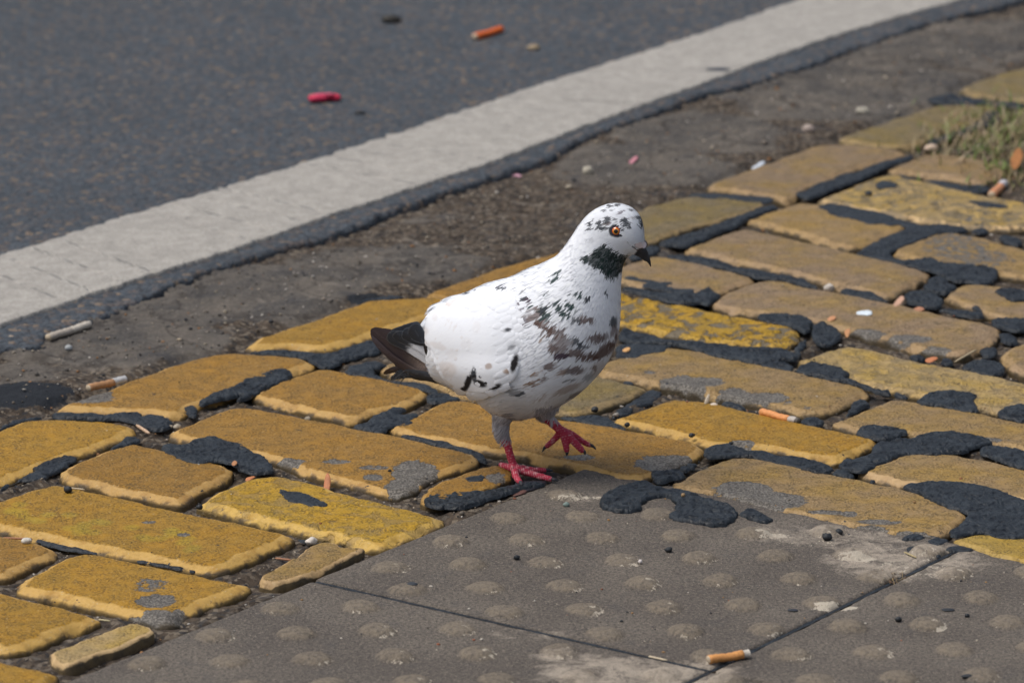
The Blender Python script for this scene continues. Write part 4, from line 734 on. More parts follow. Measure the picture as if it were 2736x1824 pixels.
bar('shell', 'T', 1388, 435, 1470, 428, .0078, (.62,.03,.09), .002, root); bar('shell', 'T', 1445, 428, 1528, 432, .0062, (.60,.02,.07), .002, root, .7); bar('ridge', 'T', 1410, 424, 1500, 420, .0028, (.72,.10,.18), .0095, root)
# white shard, seed husk, twigs, petals
def flat(name, spec, colr, th, zb, label, cat, bend=0.0, group=None, tiltx=0.0):
    if zb <= -.0035: zb = float(ground_z(GP(spec, zb).mean(0)[None])[0]) + .0006
    P = smooth_poly(GP(spec, zb+.001), 1, .0009); V, F, d, Pn = fill(P, .0012); c = V.mean(0)
    up = bend*np.sin((V[:, 0]-c[0])*260) + tiltx*(V[:, 1]-c[1]); z1 = zb + .0006 + up + th*np.sqrt(np.clip(d/.0012, 0, 1))
    z0 = zb + .0002 + up; n = len(V); F2 = np.vstack([F, F[:, ::-1] + n]); m = d < 1e-9; z1[m] = z0[m] + .0001
    VV = np.vstack([np.c_[V, z1], np.c_[V, z0]]); cc = np.tile(np.array(colr), (2*n, 1))*(1+.25*fbm(VV[:, 0]*350, VV[:, 1]*350, 0, 12, 3))[:, None]
    return tag(mesh_obj(name, VV, F2, M_ITEM, colors=cc, origin=(c[0], c[1], zb)), label, cat, group)
flat('plastic_shard', 'I 842,800 850,775 985,762 990,812', (.72,.80,.86), .0008, .0002, 'white plastic shard on the long beige brick', 'plastic shard')
flat('dry_leaf', 'I 1170,710 1200,670 1250,640 1285,660 1260,700 1210,722', (.55,.33,.22), .0006, .0002, 'pinkish dry leaf next to the nearer tar boulder', 'dry leaf', .0012, 'dry leaf bits')
flat('dry_leaf', 'I 1350,745 1400,730 1460,755 1450,775 1380,765', (.42,.19,.10), .0006, .0002, 'rusty leaf bit right of the pinkish dry leaf', 'dry leaf', .001, 'dry leaf bits')
flat('dry_leaf', 'I 580,835 620,815 668,825 660,850 600,858', (.55,.26,.12), .0006, .0002, 'orange leaf bit left of the white plastic shard', 'dry leaf', .0008, 'dry leaf bits')
flat('dry_leaf', 'I 735,940 790,930 795,960 770,1010 745,980', (.50,.24,.10), .0006, .0002, 'orange wedge shaped leaf bit on the worn edge of the long beige brick', 'dry leaf', .001, 'dry leaf bits')
flat('dry_leaf', 'I 1455,1195 1530,1185 1590,1200 1540,1225 1480,1225', (.50,.18,.07), .0006, .0002, 'orange red leaf bit in the joint beyond the pale flecked brick', 'dry leaf', .001, 'dry leaf bits')
flat('dry_leaf', 'J 540,615 570,595 620,600 615,625 575,630', (.60,.33,.12), .0006, .0012, 'small orange leaf bit on tar right of the pigeon breast', 'dry leaf', .001, 'dry leaf bits')
flat('dry_leaf', 'E 880,835 900,780 925,765 955,790 945,830 910,845', (.45,.17,.07), .0006, -.003, 'rusty leaf standing in the joint under the grey cornered brick', 'dry leaf', .001, 'dry leaf bits', .5)
flat('dry_leaf', 'E 60,615 90,595 120,620 100,645 70,640', (.42,.19,.08), .0006, .0034, 'brown leaf bit lying on the curved tar tongue', 'dry leaf', .001, 'dry leaf bits')
flat('dry_leaf', 'E 185,750 220,745 285,750 250,770 190,780', (.52,.20,.08), .0006, -.003, 'orange leaf bit under the end of the curved tar tongue', 'dry leaf', .001, 'dry leaf bits')
flat('dry_leaf', 'P 735,1512 790,1497 840,1512 825,1530 760,1534', (.11,.05,.04), .0006, -.003, 'dark red brown leaf below the claw of the standing foot', 'dry leaf', .001, 'dry leaf bits')
flat('dark_flake', 'P 770,1475 800,1465 880,1462 945,1465 905,1490 850,1512 800,1510', (.018,.016,.022), .0008, -.002, 'dark violet grey flake under the standing foot', 'flake', 0)
flat('flower_petal', 'G 595,110 640,70 690,60 680,90 630,122', (.55,.22,.26), .0008, -.004, 'pink petal on the soil, above right of the pigeon head', 'petal', .001, 'pink petals')
flat('flower_petal', 'U 98,765 130,758 160,775 130,785', (.50,.27,.34), .0008, -.005, 'mauve petal at the foot of the asphalt edge', 'petal', .001, 'pink petals')
flat('paper_scrap', 'G 1700,150 1750,125 1810,105 1835,120 1800,145 1720,172', (.55,.60,.66), .0008, -.004, 'bluish white scrap on the soil beside the tan pink edged brick', 'scrap', .001)
flat('rust_leaf', 'H 2225,740 2260,700 2330,705 2350,750 2300,800 2240,790', (.33,.13,.03), .001, .012, 'rust brown dead leaf caught in the grass clump', 'dead leaf', .003, None, .12)
# upright sunflower husk
c = G('J', 1300, 1105, .001); root = empty('seed_husk', (*c, -.004)); tag(root, 'striped cream seed husk standing upright in the joint', 'seed husk')
a = G('J', 1290, 1100, 0)
V, F = tube([(a[0]+.0035*t, a[1]+.002*t, -.003 + .0115*t) for t in np.linspace(0, 1, 9)], [.0016*math.sin(math.pi*(.12+.85*t))+.0004 for t in np.linspace(0, 1, 9)], 10, True, .5)
hc = np.tile(np.array((.68,.6,.48)), (len(V), 1)); hc[(np.arange(len(V)) % 10) == 7] = (.12,.09,.07)
mesh_obj('shell', V, F, M_ITEM, root, colors=hc, origin=tuple(root.location))
def twig(zone, x0, y0, x1, y1, r, colr, label, zb=.0006, z1=None):
    o = bar('twig', zone, x0, y0, x1, y1, r, colr, zb, None, 1.0, z1, M_ITEM, 8); tag(o, label, 'twig', 'dry twigs')
twig('B', 1225, 450, 1340, 525, .0016, (.55,.38,.25), 'thick pale twig in the joint left of the curved tar tongue', -.003)
twig('B', 20, 1462, 290, 1472, .0012, (.36,.17,.08), 'reddish twig in the joint by the oval white pebble', -.002)
twig('I', 1725, 1230, 1920, 1172, .0010, (.50,.40,.25), 'straw leaning in the joint beyond the pale flecked brick', -.002, .004)
twig('B', 600, 1012, 760, 1030, .0009, (.52,.42,.28), 'straw along the far edge of the dappled brick', 0)
twig('O', 1275, 390, 1385, 440, .0008, (.42,.34,.18), 'thin straw crossing the slab edge by the glossy tar lump', -.002)
twig('F', 455, 445, 600, 462, .0010, (.36,.17,.09), 'reddish straw in the joint left of the small tan brick', -.006)
twig('C', 885, 995, 990, 1008, .0007, (.55,.48,.28), 'pale straw at the end of the lower left brick', -.003)
twig('M', 1455, 1325, 1620, 1360, .0009, (.62,.52,.36), 'pale splinter lying beside the joint of the bottom slabs', -.003)
# dry moss tuft in slab joint
def blades(name, spots, n, hrange, spread, cols, label, cat, lean=.5, kind='stuff', w=.0009):
    V, F, Cc = [], [], []
    for _ in range(n):
        z_, x, y, rad = spots[RNG.integers(len(spots))]; q = G(z_, x, y, -.004) + RNG.normal(0, rad, 2)*np.array([1, 1.3]); h = RNG.uniform(*hrange); a = RNG.uniform(0, 6.28); l = RNG.uniform(.1, 1)*lean*h*1.6
        d = np.array([math.cos(a), math.sin(a)]); s = np.array([-d[1], d[0]])*w*RNG.uniform(.5, 1.4); c = np.array(cols[RNG.integers(len(cols))])*RNG.uniform(.7, 1.25); k = len(V)
        for t in (0, .35, .7, 1):
            p = q + d*l*t*t; zt = -.006 + h*(t - .25*t*t*lean); ww = s*(1-t*.9); V += [(*(p-ww), zt), (*(p+ww), zt)]; Cc += [c, c]
        for e in range(3): F.append((k+2*e, k+2*e+1, k+2*e+3, k+2*e+2))
    return tag(mesh_obj(name, np.array(V), F, M_GRASS, colors=np.array(Cc)), label, cat, None, kind)
blades('grass', [('H',2200,560,.04),('H',2300,650,.05),('H',2150,500,.03),('H',2050,640,.035),('H',1900,590,.03),('H',1850,700,.03),('H',2300,850,.03),('H',2350,400,.05),('H',2150,400,.02),('H',2350,950,.03)], 2600, (.005, .024), .03,
       [(.13,.22,.03),(.10,.19,.02),(.16,.20,.04),(.30,.23,.12),(.36,.27,.17),(.38,.30,.2),(.26,.20,.10),(.20,.17,.06),(.30,.2,.11)], 'patchy green and straw coloured grass at the right edge', 'grass', .9, 'stuff', .0011)
blades('dry_moss', [('O',1100,640,.004),('O',1180,620,.005),('O',1150,660,.004)], 170, (.003, .007), .01, [(.20,.14,.06),(.15,.09,.05),(.28,.20,.10)], 'dry brown moss tuft in the joint between two slabs', 'moss', 1.2, 'thing', .0007)
# ------------------------------------------------------------------ pigeon
foot = G('P', 790, 1425, -.002); YF = foot[1]; YB = YF + .011           # body plane just beyond the standing foot
def PY(px, py, Y):
    d = ray(*native('P', px, py)); t = Y / d[1]; return np.array([d[0]*t, Y, H + d[2]*t])
SCP = 1/ (FPX/math.hypot(YB, H)*1.8667)          # metres per P-unit
def yc(px): return YB - (px - 775)*SCP*.26
def loft(st, seg=80, rings=150, wpow=1.0):
    A = np.array(st, float); k = len(A); t = np.r_[0, np.cumsum(np.hypot(*np.diff((A[:, :2]+A[:, 2:4])/2, axis=0).T) + 12)]; tt = np.linspace(0, t[-1], rings)
    def cr(v):
        m = np.gradient(v, t); i = np.clip(np.searchsorted(t, tt, 'right')-1, 0, k-2); h = t[i+1]-t[i]; s = (tt-t[i])/h
        return (2*s**3-3*s**2+1)*v[i] + (s**3-2*s**2+s)*h*m[i] + (-2*s**3+3*s**2)*v[i+1] + (s**3-s**2)*h*m[i+1]
    tx, ty, bx, by, w, yo = [cr(A[:, c]) for c in range(6)]
    V = []
    for i in range(rings):
        Y = yc((tx[i]+bx[i])/2) + yo[i]*.001; Tp, Bp = PY(tx[i], ty[i], Y), PY(bx[i], by[i], Y); C = (Tp+Bp)/2; a = (Tp-Bp)/2
        for s in range(seg):
            an = 2*math.pi*s/seg; cs, sn = math.cos(an), math.sin(an); V.append(C + a*cs + np.array([0, 1, 0])*sn*w[i]*.001*(1-.10*cs))
    F = []
    for i in range(rings-1):
        for s in range(seg): s2 = (s+1) % seg; F.append((i*seg+s, i*seg+s2, (i+1)*seg+s2, (i+1)*seg+s))
    F.append(tuple(range(seg))[::-1]); F.append(tuple((rings-1)*seg+s for s in range(seg)))
    return np.array(V), F
TORSO = [(325,830,335,870,5,0),(345,640,375,948,21,0),(430,563,480,1008,34,0),(530,530,575,1052,43,0),(640,486,670,1120,50,0),(760,450,790,1148,52,0),(860,405,935,1110,52,0),
 (925,378,1065,1040,50,0),(980,348,1160,958,46,0),(1015,312,1232,870,41,0),(1042,275,1276,780,36,0),(1062,245,1297,680,31,0),(1078,222,1302,570,27,0),(1092,200,1305,470,23.5,0),(1112,172,1312,405,21,0),
 (1145,136,1322,372,19.5,0),(1195,103,1335,350,18.5,0),(1255,84,1350,338,17.5,0),(1320,88,1366,330,16,0),(1370,112,1380,322,13.5,0),(1402,150,1390,316,10.5,0),(1417,200,1398,312,8,0),(1422,245,1402,308,5.5,0),(1424,268,1406,304,3,0)]
parts = [loft(TORSO)]
def ptube(pts, seg=16, n=6):
    """pts: (px,py,Yoff_mm,r_mm)"""
    A = np.array(pts, float); t = np.arange(len(A)); tt = np.linspace(0, len(A)-1, (len(A)-1)*n+1)
    I = [np.interp(tt, t, A[:, c]) for c in range(4)]
    for _ in range(2):
        for q in I: q[1:-1] = (q[:-2]+2*q[1:-1]+q[2:])/4
    path = [PY(I[0][i], I[1][i], YB + I[2][i]*.001) for i in range(len(tt))]
    return tube(path, I[3]*.001, seg)
def gtube(pts, seg=14, n=6):
    """pts on the ground: (px,py,zc_mm,r_mm)"""
    A = np.array(pts, float); t = np.arange(len(A)); tt = np.linspace(0, len(A)-1, (len(A)-1)*n+1); I = [np.interp(tt, t, A[:, c]) for c in range(4)]
    path = []
    for i in range(len(tt)):
        zz_ = I[2][i]*.001 - .002; g_ = G('P', I[0][i], I[1][i], zz_); path.append(np.array([g_[0], g_[1], zz_]))
    return tube(path, I[3]*.001*(1 + .07*np.sin(tt*2*math.pi*1.35)), seg)
# standing leg (near side) and foot
parts += [ptube([(745,1060,-10,21),(722,1120,-11,12.5),(709,1165,-11,8.3),(708,1205,-11,7.4),(722,1245,-11,5.3),(737,1275,-11,4.0)]),
          ptube([(732,1262,-11,4.0),(741,1295,-11,3.7),(752,1335,-11,3.5),(765,1375,-11,3.6),(778,1402,-11,4.3),(784,1420,-10.5,4.0)])]
footc = PY(782, 1412, YB-.011)
def toe(x0, y0, z0, pts): return gtube([(x0, y0, z0, 3.7)] + pts)
parts += [toe(782,1408,6,[(830,1420,4.2,3.4),(885,1436,3.2,3.0),(945,1452,2.8,2.8),(962,1456,2.4,2.2)]), toe(782,1402,7,[(820,1402,5.0,3.0),(870,1411,3.6,2.7),(920,1411,2.9,2.6),(934,1413,2.6,1.9)]),
          toe(778,1415,6,[(780,1440,4.2,3.3),(795,1462,3.2,2.8),(806,1474,2.8,2.1)]), toe(778,1404,7,[(755,1398,5,3.3),(728,1390,3.6,2.9),(708,1384,3.0,2.6),(702,1382,2.6,1.8)])]
cl = [gtube([(958,1454,2.6,1.9),(975,1458,2.6,1.4),(992,1464,1.3,.5)]), gtube([(930,1410,2.8,1.7),(948,1410,2.8,1.3),(965,1415,1.2,.5)]), gtube([(803,1470,3.6,1.7),(810,1482,3.4,1.4),(812,1496,1.0,.5)]), gtube([(704,1383,2.8,1.6),(696,1381,2.6,1.2),(688,1384,1.0,.5)])]
# raised leg (far side)
parts += [ptube([(900,1020,8,22),(925,1085,10,15),(930,1125,11,10),(942,1150,11,6.0),(955,1165,11,4.6)]),
          ptube([(945,1152,11,5.2),(968,1178,10,4.3),(990,1198,9,4.0),(1012,1222,8,4.6),(1024,1240,8,3.6)]),
          ptube([(1005,1215,9,4),(1022,1245,6,3.6),(1030,1280,4,3.1),(1034,1308,3,2.9),(1035,1322,3,1.9)]), ptube([(1010,1215,8,4),(1050,1245,5,3.6),(1082,1280,3,3.3),(1108,1308,2,3.0),(1118,1320,2,2.0)]),
          ptube([(1012,1212,10,3.6),(1062,1232,12,3.1),(1105,1262,14,2.7),(1142,1284,15,2.3),(1155,1290,15,1.6)]), ptube([(1003,1220,9,3.6),(985,1245,11,3.0),(960,1270,12,2.8),(936,1290,13,2.5),(928,1296,13,1.7)])]
cl += [ptube([(1035,1314,3,1.9),(1036,1326,2.5,1.5),(1034,1338,2,.5)]), ptube([(1114,1312,2,1.9),(1124,1320,1.5,1.5),(1127,1334,1,.5)]), ptube([(1148,1284,15,1.7),(1164,1290,15,1.4),(1180,1306,14,.5)]), ptube([(934,1292,13,1.6),(922,1300,13,1.3),(914,1318,12,.5)])]
# beak with cere
YH = yc(1400)
yo = (YH-YB)*1000
parts += [ptube([(1360,292,yo,5.5),(1392,304,yo,5.0),(1416,322,yo,4.0),(1434,348,yo,2.6),(1447,374,yo,1.6),(1454,398,yo,.6)]), ptube([(1350,306,yo,4.6),(1385,322,yo,3.4),(1412,345,yo,2.2),(1432,368,yo,1.2)]),
          ptube([(1382,288,yo-2.6,2.2),(1393,289,yo-2.8,3.6),(1405,291,yo-2.8,3.4),(1414,298,yo-2.2,2.2)]), ptube([(1405,282,yo+2.6,2.0),(1416,278,yo+2.8,3.3),(1424,286,yo+2.8,3.0),(1430,298,yo+2.2,1.8)])]
AV, AF, o_ = [], [], 0
for V, F in parts: AV.append(V); AF += [tuple(a+o_ for a in f) for f in F]; o_ += len(V)
me = bpy.data.meshes.new('raw'); me.from_pydata(np.vstack(AV).tolist(), [], AF); tmp = bpy.data.objects.new('raw', me); col.objects.link(tmp)
md = tmp.modifiers.new('r', 'REMESH'); md.mode = 'VOXEL'; md.voxel_size = .0009
ms = tmp.modifiers.new('s', 'SMOOTH'); ms.factor = .5; ms.iterations = 3
dg = bpy.context.evaluated_depsgraph_get(); me2 = bpy.data.meshes.new_from_object(tmp.evaluated_get(dg)); bpy.data.objects.remove(tmp)
nv = len(me2.vertices); BVx = np.empty(nv*3, np.float32); me2.vertices.foreach_get('co', BVx); BVx = BVx.reshape(-1, 3).astype(float)
BN = np.empty(nv*3, np.float32); me2.vertices.foreach_get('normal', BN); BN = BN.reshape(-1, 3).astype(float)
me2.calc_loop_triangles(); tri = np.empty(len(me2.loop_triangles)*3, np.int32); me2.loop_triangles.foreach_get('vertices', tri); tri = tri.reshape(-1, 3)
def toP(X):
    """side-view coordinates of the bird (its own left-right picture, the depth axis dropped)"""
    d = X - np.array([0, 0, H]); cy = d[:, 1]*CT - d[:, 2]*ST; u = d[:, 0]/cy*FPX; v = (d[:, 1]*ST + d[:, 2]*CT)/cy*FPX
    return np.stack([(u + W0/2 - 960)*1.8667, (H0/2 - v - 500)*1.8667], 1)
# plumage colours; the belly cream also has underside shade painted into it
WHT = np.array((.84,.86,.90)); CREAM_SHADE = np.array((.55,.49,.43))
g_, b_, p_, s_c, t_, k_, lb = (.014,.040,.036), (.105,.052,.036), (.050,.022,.042), (.050,.056,.066), (.50,.37,.27), (.018,.016,.017), (.34,.235,.17)
SP = []
def R_(x, y, rx, ry, a, c, s=.95): SP.append((709.3+x*.4525, 410.7+y*.4525, rx*.515, ry*.515, a, c, s))
def Q_(x, y, rx, ry, a, c, s=.95): SP.append((858.7+x*.42857, y*.42857, rx*.54, ry*.52, a, c, s))
def P_(x, y, rx, ry, a, c, s=.95): SP.append((x, y, rx, ry, a, c, s))
for a in [(610,90,60,22,-20,g_),(625,28,45,12,-30,g_),(75,170,24,18,30,s_c),(300,205,13,25,0,s_c),(305,270,18,42,0,s_c),(335,320,28,25,0,p_),(205,400,22,55,-10,p_,.85),(350,378,26,12,0,g_),(512,450,48,85,-15,g_),(500,392,40,20,0,s_c),(430,440,40,60,0,b_,.8),
 (545,230,18,16,0,g_),(555,290,22,14,30,g_),(660,400,40,75,-30,g_),(725,480,55,30,35,g_),(770,345,50,20,35,g_),(825,395,42,18,30,g_),(745,285,22,14,0,g_),(885,240,36,20,20,g_),(965,285,24,30,-30,s_c),(1160,205,12,36,0,s_c),(320,530,45,30,20,p_,.7),(410,530,75,30,30,b_,.8),
 (500,590,110,34,30,b_,.8),(630,650,110,45,30,b_,.75),(445,745,40,22,-30,lb,.8),(700,750,120,45,25,b_,.6),(600,790,60,60,0,b_,.5),(960,505,85,34,10,b_,.85),(850,500,60,30,20,s_c,.8),(1235,520,34,60,10,s_c,.9),(1250,620,36,60,0,b_,.7),(1270,690,20,40,0,b_,.8),(1060,710,85,42,-5,b_,.8),(1150,670,60,30,0,b_,.6),(860,750,60,34,20,s_c,.85),(930,790,70,26,5,s_c,.85),
 (1190,775,80,34,-20,b_,.85),(640,840,90,40,5,b_,.75),(700,925,95,34,5,p_,.95),(850,880,90,45,0,b_,.85),(1000,925,110,36,0,b_,.9),(1130,870,95,40,-30,b_,.9),(1230,790,40,60,-20,b_,.7),(580,1050,60,42,-15,b_,.8),(840,1075,110,38,-12,b_,.8),(1060,1040,26,34,0,b_,.75),(690,1125,50,26,-30,lb,.8),(520,1160,28,42,20,b_,.7),(430,1115,30,26,0,lb,.9),
 (390,1240,58,34,-10,lb,.95),(400,1245,30,20,0,b_,.6),(220,1335,85,42,10,s_c,.55),(280,1370,28,20,0,s_c,.8),(990,1140,60,30,-35,s_c,.5),(800,1190,70,16,-20,s_c,.6),(760,1290,150,30,-25,lb,.6),(840,1345,90,16,-32,b_,.6),(1100,1040,90,60,-45,lb,.35),(470,1370,50,14,-25,lb,.5)]: R_(*a)
for a in [(820,415,28,34,0,s_c),(700,420,18,24,0,s_c),(690,480,34,9,0,s_c,.9),(845,470,50,16,0,s_c),(905,415,34,18,-20,b_,.8),(918,365,28,32,0,s_c,.9),(935,220,16,20,0,s_c,.9),(870,262,24,13,0,s_c,.9),(1025,212,35,11,0,s_c,.9),(975,260,20,10,0,s_c,.6),(1070,295,36,14,-25,p_,.7),(1185,285,32,11,20,s_c,.7),(1110,405,30,40,0,s_c),(1160,455,18,34,0,s_c),(1255,370,26,13,20,s_c,.85),(1292,430,16,55,0,s_c,.95),(735,365,12,10,0,s_c,.7),(1090,490,20,11,0,s_c,.9),(1003,380,13,28,0,s_c,.7),(710,600,30,20,0,s_c,.25),(1200,375,26,14,0,b_,.5)]: Q_(*a)
NPW = len(SP)
for a in [(740,712,18,10,-10,s_c),(776,874,17,46,12,k_,1),(760,800,22,10,-25,s_c,.6),(765,780,30,18,0,s_c,.18),(560,955,16,46,22,k_,1),(532,992,28,12,-22,k_,1),(616,967,34,15,22,k_,1),(587,926,12,34,-8,s_c,1),(683,996,30,12,-25,k_,1),(735,918,18,14,0,lb,.9),(740,488,13,10,40,s_c),(565,515,16,5,-25,s_c),
 (465,575,34,9,-35,t_,.75),(440,590,8,20,0,t_,.6),(345,630,26,14,-30,t_,.5),(385,650,14,20,0,t_,.35),(330,715,26,22,20,t_,.5),(320,770,24,10,30,t_,.8),(400,790,45,16,20,t_,.45),(450,900,52,34,10,t_,.65),(655,888,16,14,0,lb,.7),(590,700,20,30,0,t_,.18),(540,780,26,30,0,t_,.18),(470,830,30,26,0,t_,.2)]: P_(*(a[:6] + ((a[6] if len(a) > 6 else .95)*(.5 if a[5] is t_ else 1),)))
THROAT = np.array([(1118,338),(1150,345),(1178,318),(1205,300),(1228,284),(1258,298),(1272,318),(1300,335),(1340,340),(1347,352),(1325,385),(1308,408),(1285,425),(1262,436),(1242,432),(1228,412),(1195,392),(1165,376),(1135,362)], float)
FK = np.array([(1300,200,-.9,.35),(1380,180,-.8,-.5),(1200,130,-.95,.35),(1400,280,-.9,.2),(1200,330,-.75,.6),(1250,420,-.45,.9),(1100,330,-.75,.65),(1250,550,-.25,1),(1290,700,-.15,1),(1150,600,-.55,.85),(1000,480,-.8,.6),(1000,700,-.6,.8),(1200,850,-.7,.7),(1000,950,-.9,.4),(800,1080,-1,.1),(600,1000,-1,-.1),(800,600,-.95,.3),(500,700,-.85,.5),(900,430,-.92,.4),(700,1130,-.5,1),(930,1120,.1,1)])
def flow(q):
    d = ((q[:, None, :] - FK[None, :, :2])**2).sum(2) + 900; w = d**-1.6; f = (w[..., None]*FK[None, :, 2:]).sum(1); return f/np.linalg.norm(f, axis=1)[:, None]
def paint(q, fine=True, n3=None):
    f = flow(q); u = q[:, 0]*f[:, 0] + q[:, 1]*f[:, 1]; v = -q[:, 0]*f[:, 1] + q[:, 1]*f[:, 0]
    st1 = fbm(u*.045, v*.26, 0, 201, 3); st2 = fbm(u*.03, v*.10, 3, 202, 3)
    q2 = q + f*(st1*13 + st2*12)[:, None]
    c = np.tile(WHT, (len(q), 1)); lowb = sm(960, 1120, q[:, 1] + .12*(q[:, 0]-800)); c = c*(1-.6*lowb[:, None]) + CREAM_SHADE*.6*lowb[:, None]  # belly darkened: cream plumage plus painted underside shade
    q1 = q + f*(st1*3)[:, None]
    for ks, (x, y, rx, ry, a, cc, s) in enumerate(SP):
        qq = q1 if ks >= NPW else q2; a = math.radians(a); dx, dy = qq[:, 0]-x, qq[:, 1]-y; e = np.hypot((dx*math.cos(a)+dy*math.sin(a))/rx, (-dx*math.sin(a)+dy*math.cos(a))/ry)
        m = (sm(1.30, .72, e + (.26 if ks < NPW else .08)*st1 + (.16 if ks < NPW else .0)*st2)*s)[:, None]; c = c*(1-m) + np.array(cc)*m
    ins = inside(q2, THROAT); dd = pdist(q2, THROAT); sdv = np.where(ins, dd, -dd) + st1*6; sdv = sdv + 5 + st2*4 + 6*vn(v*.35, u*.06, 0, 206); m = sm(-6, 7, sdv)[:, None]*(.86 + .14*sm(-.5, .2, st1))[:, None]; gl = .5+.5*st2[:, None]
    c = c*(1-m) + (np.array((.010,.012,.014))*(1-gl) + np.array((.016,.040,.034))*gl)*m
    return c * (1 + .03*st1)[:, None]
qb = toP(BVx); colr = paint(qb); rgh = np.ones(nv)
nfine = fbm(BVx[:, 0]*900, BVx[:, 1]*900, BVx[:, 2]*900, 210, 2); nmid = fbm(BVx[:, 0]*300, BVx[:, 1]*300, BVx[:, 2]*300, 211, 3)
# legs: pink red scaly skin under grey down
RED = np.array((.42,.028,.060)); PLE = np.array((.72,.44,.42)); DWN = np.array((.36,.345,.36))
stand = (qb[:, 0] < 1000) & (qb[:, 1] > 1268) & (BVx[:, 2] < .05); ext = np.zeros(nv, bool)
raised = (qb[:, 0] > 905) & (qb[:, 1] > 1160 - .35*(qb[:, 0]-950)*0) & (qb[:, 1] < 1345) & (qb[:, 0] < 1200) & (BVx[:, 1] > YB-.003) & (BVx[:, 2] > .004) & ~((qb[:, 1] > 1370))
leg = (((qb[:, 1] > 1262 + 6*nmid) & (qb[:, 0] < 905)) | ((qb[:, 1] > 1158 + 14*nmid) & (qb[:, 0] >= 905)) | ((qb[:, 1] > 1350)))
band = np.abs(((qb[:, 1] + .25*qb[:, 0])/13.5) % 1 - .5); sc1 = sm(.40, .5, band + .10*nmid)
band2 = np.abs(((qb[:, 0] - .2*qb[:, 1])/11.0) % 1 - .5); sc2 = sm(.36, .5, band2 + .12*nmid)
onfoot = (qb[:, 1] > 1385) & (qb[:, 0] < 1000); scal = np.where(onfoot, sc2, sc1)*.75 + sm(.15, .5, nmid)*.5; scal = np.where((qb[:, 0] > 905) & (qb[:, 1] < 1345), scal*.6, scal)
lc = RED*(1-np.clip(scal, 0, .8))[:, None] + PLE*np.clip(scal, 0, .8)[:, None]; colr = np.where(leg[:, None], lc, colr)
dwn = (~leg) & (((qb[:, 1] > 1138) & (qb[:, 0] < 800)) | ((qb[:, 1] > 1105) & (qb[:, 0] > 870) & (qb[:, 0] < 1010)))
dm = (dwn & (qb[:, 0] < 800)) * sm(1135, 1165, qb[:, 1]) + (dwn & (qb[:, 0] > 870))*sm(1095, 1135, qb[:, 1])
colr = colr*(1-dm)[:, None] + (DWN*(1 + .5*nmid)[:, None] + np.array((.10,.02,.03))*sm(1225, 1262, qb[:, 1])[:, None])*dm[:, None]
# beak, cere, gape
bk = (qb[:, 0] > 1352) & (qb[:, 1] > 296) & (qb[:, 1] > 300 - (qb[:, 0]-1400)*.0) & (qb[:, 0] > 1366 + .0*(qb[:, 1]))
bkm = sm(0, 10, (qb[:, 0]-1378)*.8 + (qb[:, 1]-318)*.62) * (qb[:, 1] < 420) * (qb[:, 0] > 1350)
colr = colr*(1-bkm)[:, None] + (np.array((.035,.034,.036))*(1+.5*nmid)[:, None])*bkm[:, None]
cer = np.hypot((qb[:, 0]-1397)/21, (qb[:, 1]-289)/15.5); cer2 = np.hypot((qb[:, 0]-1418)/14, (qb[:, 1]-287)/17); cm_ = np.maximum(sm(1.08, .92, cer), sm(1.08, .92, cer2))
cr_ = sm(.14, .03, np.abs(np.minimum(cer, cer2) - 1.10))*(qb[:, 0] > 1366)*.85; colr = colr*(1-cr_)[:, None] + np.array((.09,.08,.085))*cr_[:, None]
colr = colr*(1-cm_)[:, None] + np.array((.80,.70,.71))*cm_[:, None]*(1+.12*nmid)[:, None]
gape = np.abs((qb[:, 1]-276) - (qb[:, 0]-1338)*.78); gm = sm(5.5, 3, gape)*((qb[:, 0] > 1336) & (qb[:, 0] < 1392)); colr = colr*(1-gm)[:, None] + np.array((.03,.025,.03))*gm[:, None]
# dark eye rim
er = np.hypot((qb[:, 0]-1279)/37, (qb[:, 1]-217)/37) + .12*nmid; em = sm(1.05, .85, er); tail_ = sm(1.2, .7, np.hypot((qb[:, 0]-1308)/16, (qb[:, 1]-240)/9)); em = np.maximum(em, tail_)
near = BVx[:, 1] < yc(1280) + 0; colr = colr*(1-em)[:, None] + np.array((.040,.042,.052))*em[:, None]
colr = np.clip(colr, .004, .9)
V = BVx + BN*(nmid*.00025)[:, None]
pc = (float(footc[0]), float(footc[1]), -.002)
at = me2.attributes.new('Col', 'FLOAT_COLOR', 'POINT'); at.data.foreach_set('color', np.c_[colr, np.ones(nv)].astype(np.float32).ravel())
me2.vertices.foreach_set('co', (V - np.array(pc)).astype(np.float32).ravel()); me2.polygons.foreach_set('use_smooth', np.ones(len(me2.polygons), bool)); me2.materials.clear(); me2.materials.append(M_LEG); me2.name = 'pigeon'
pig = bpy.data.objects.new('pigeon', me2); pig.location = pc; col.objects.link(pig)
tag(pig, 'white pigeon with black and brown flecks walking, one red foot raised', 'pigeon')
def pchild(name, V, F, m, colors=None, parent=None, smooth=True, attrs=None):
    me_ = mesh_obj(name, V, F, m, None, colors=colors, origin=pc, smooth=smooth, attrs=attrs); par = parent or pig; me_.parent = par
    me_.location = Vector(pc) - Vector(pc); return me_
for (V, F) in cl:
    cc = np.tile(np.array((.045,.043,.05)), (len(V), 1)); pchild('claw', V, F, M_ITEM, cc)
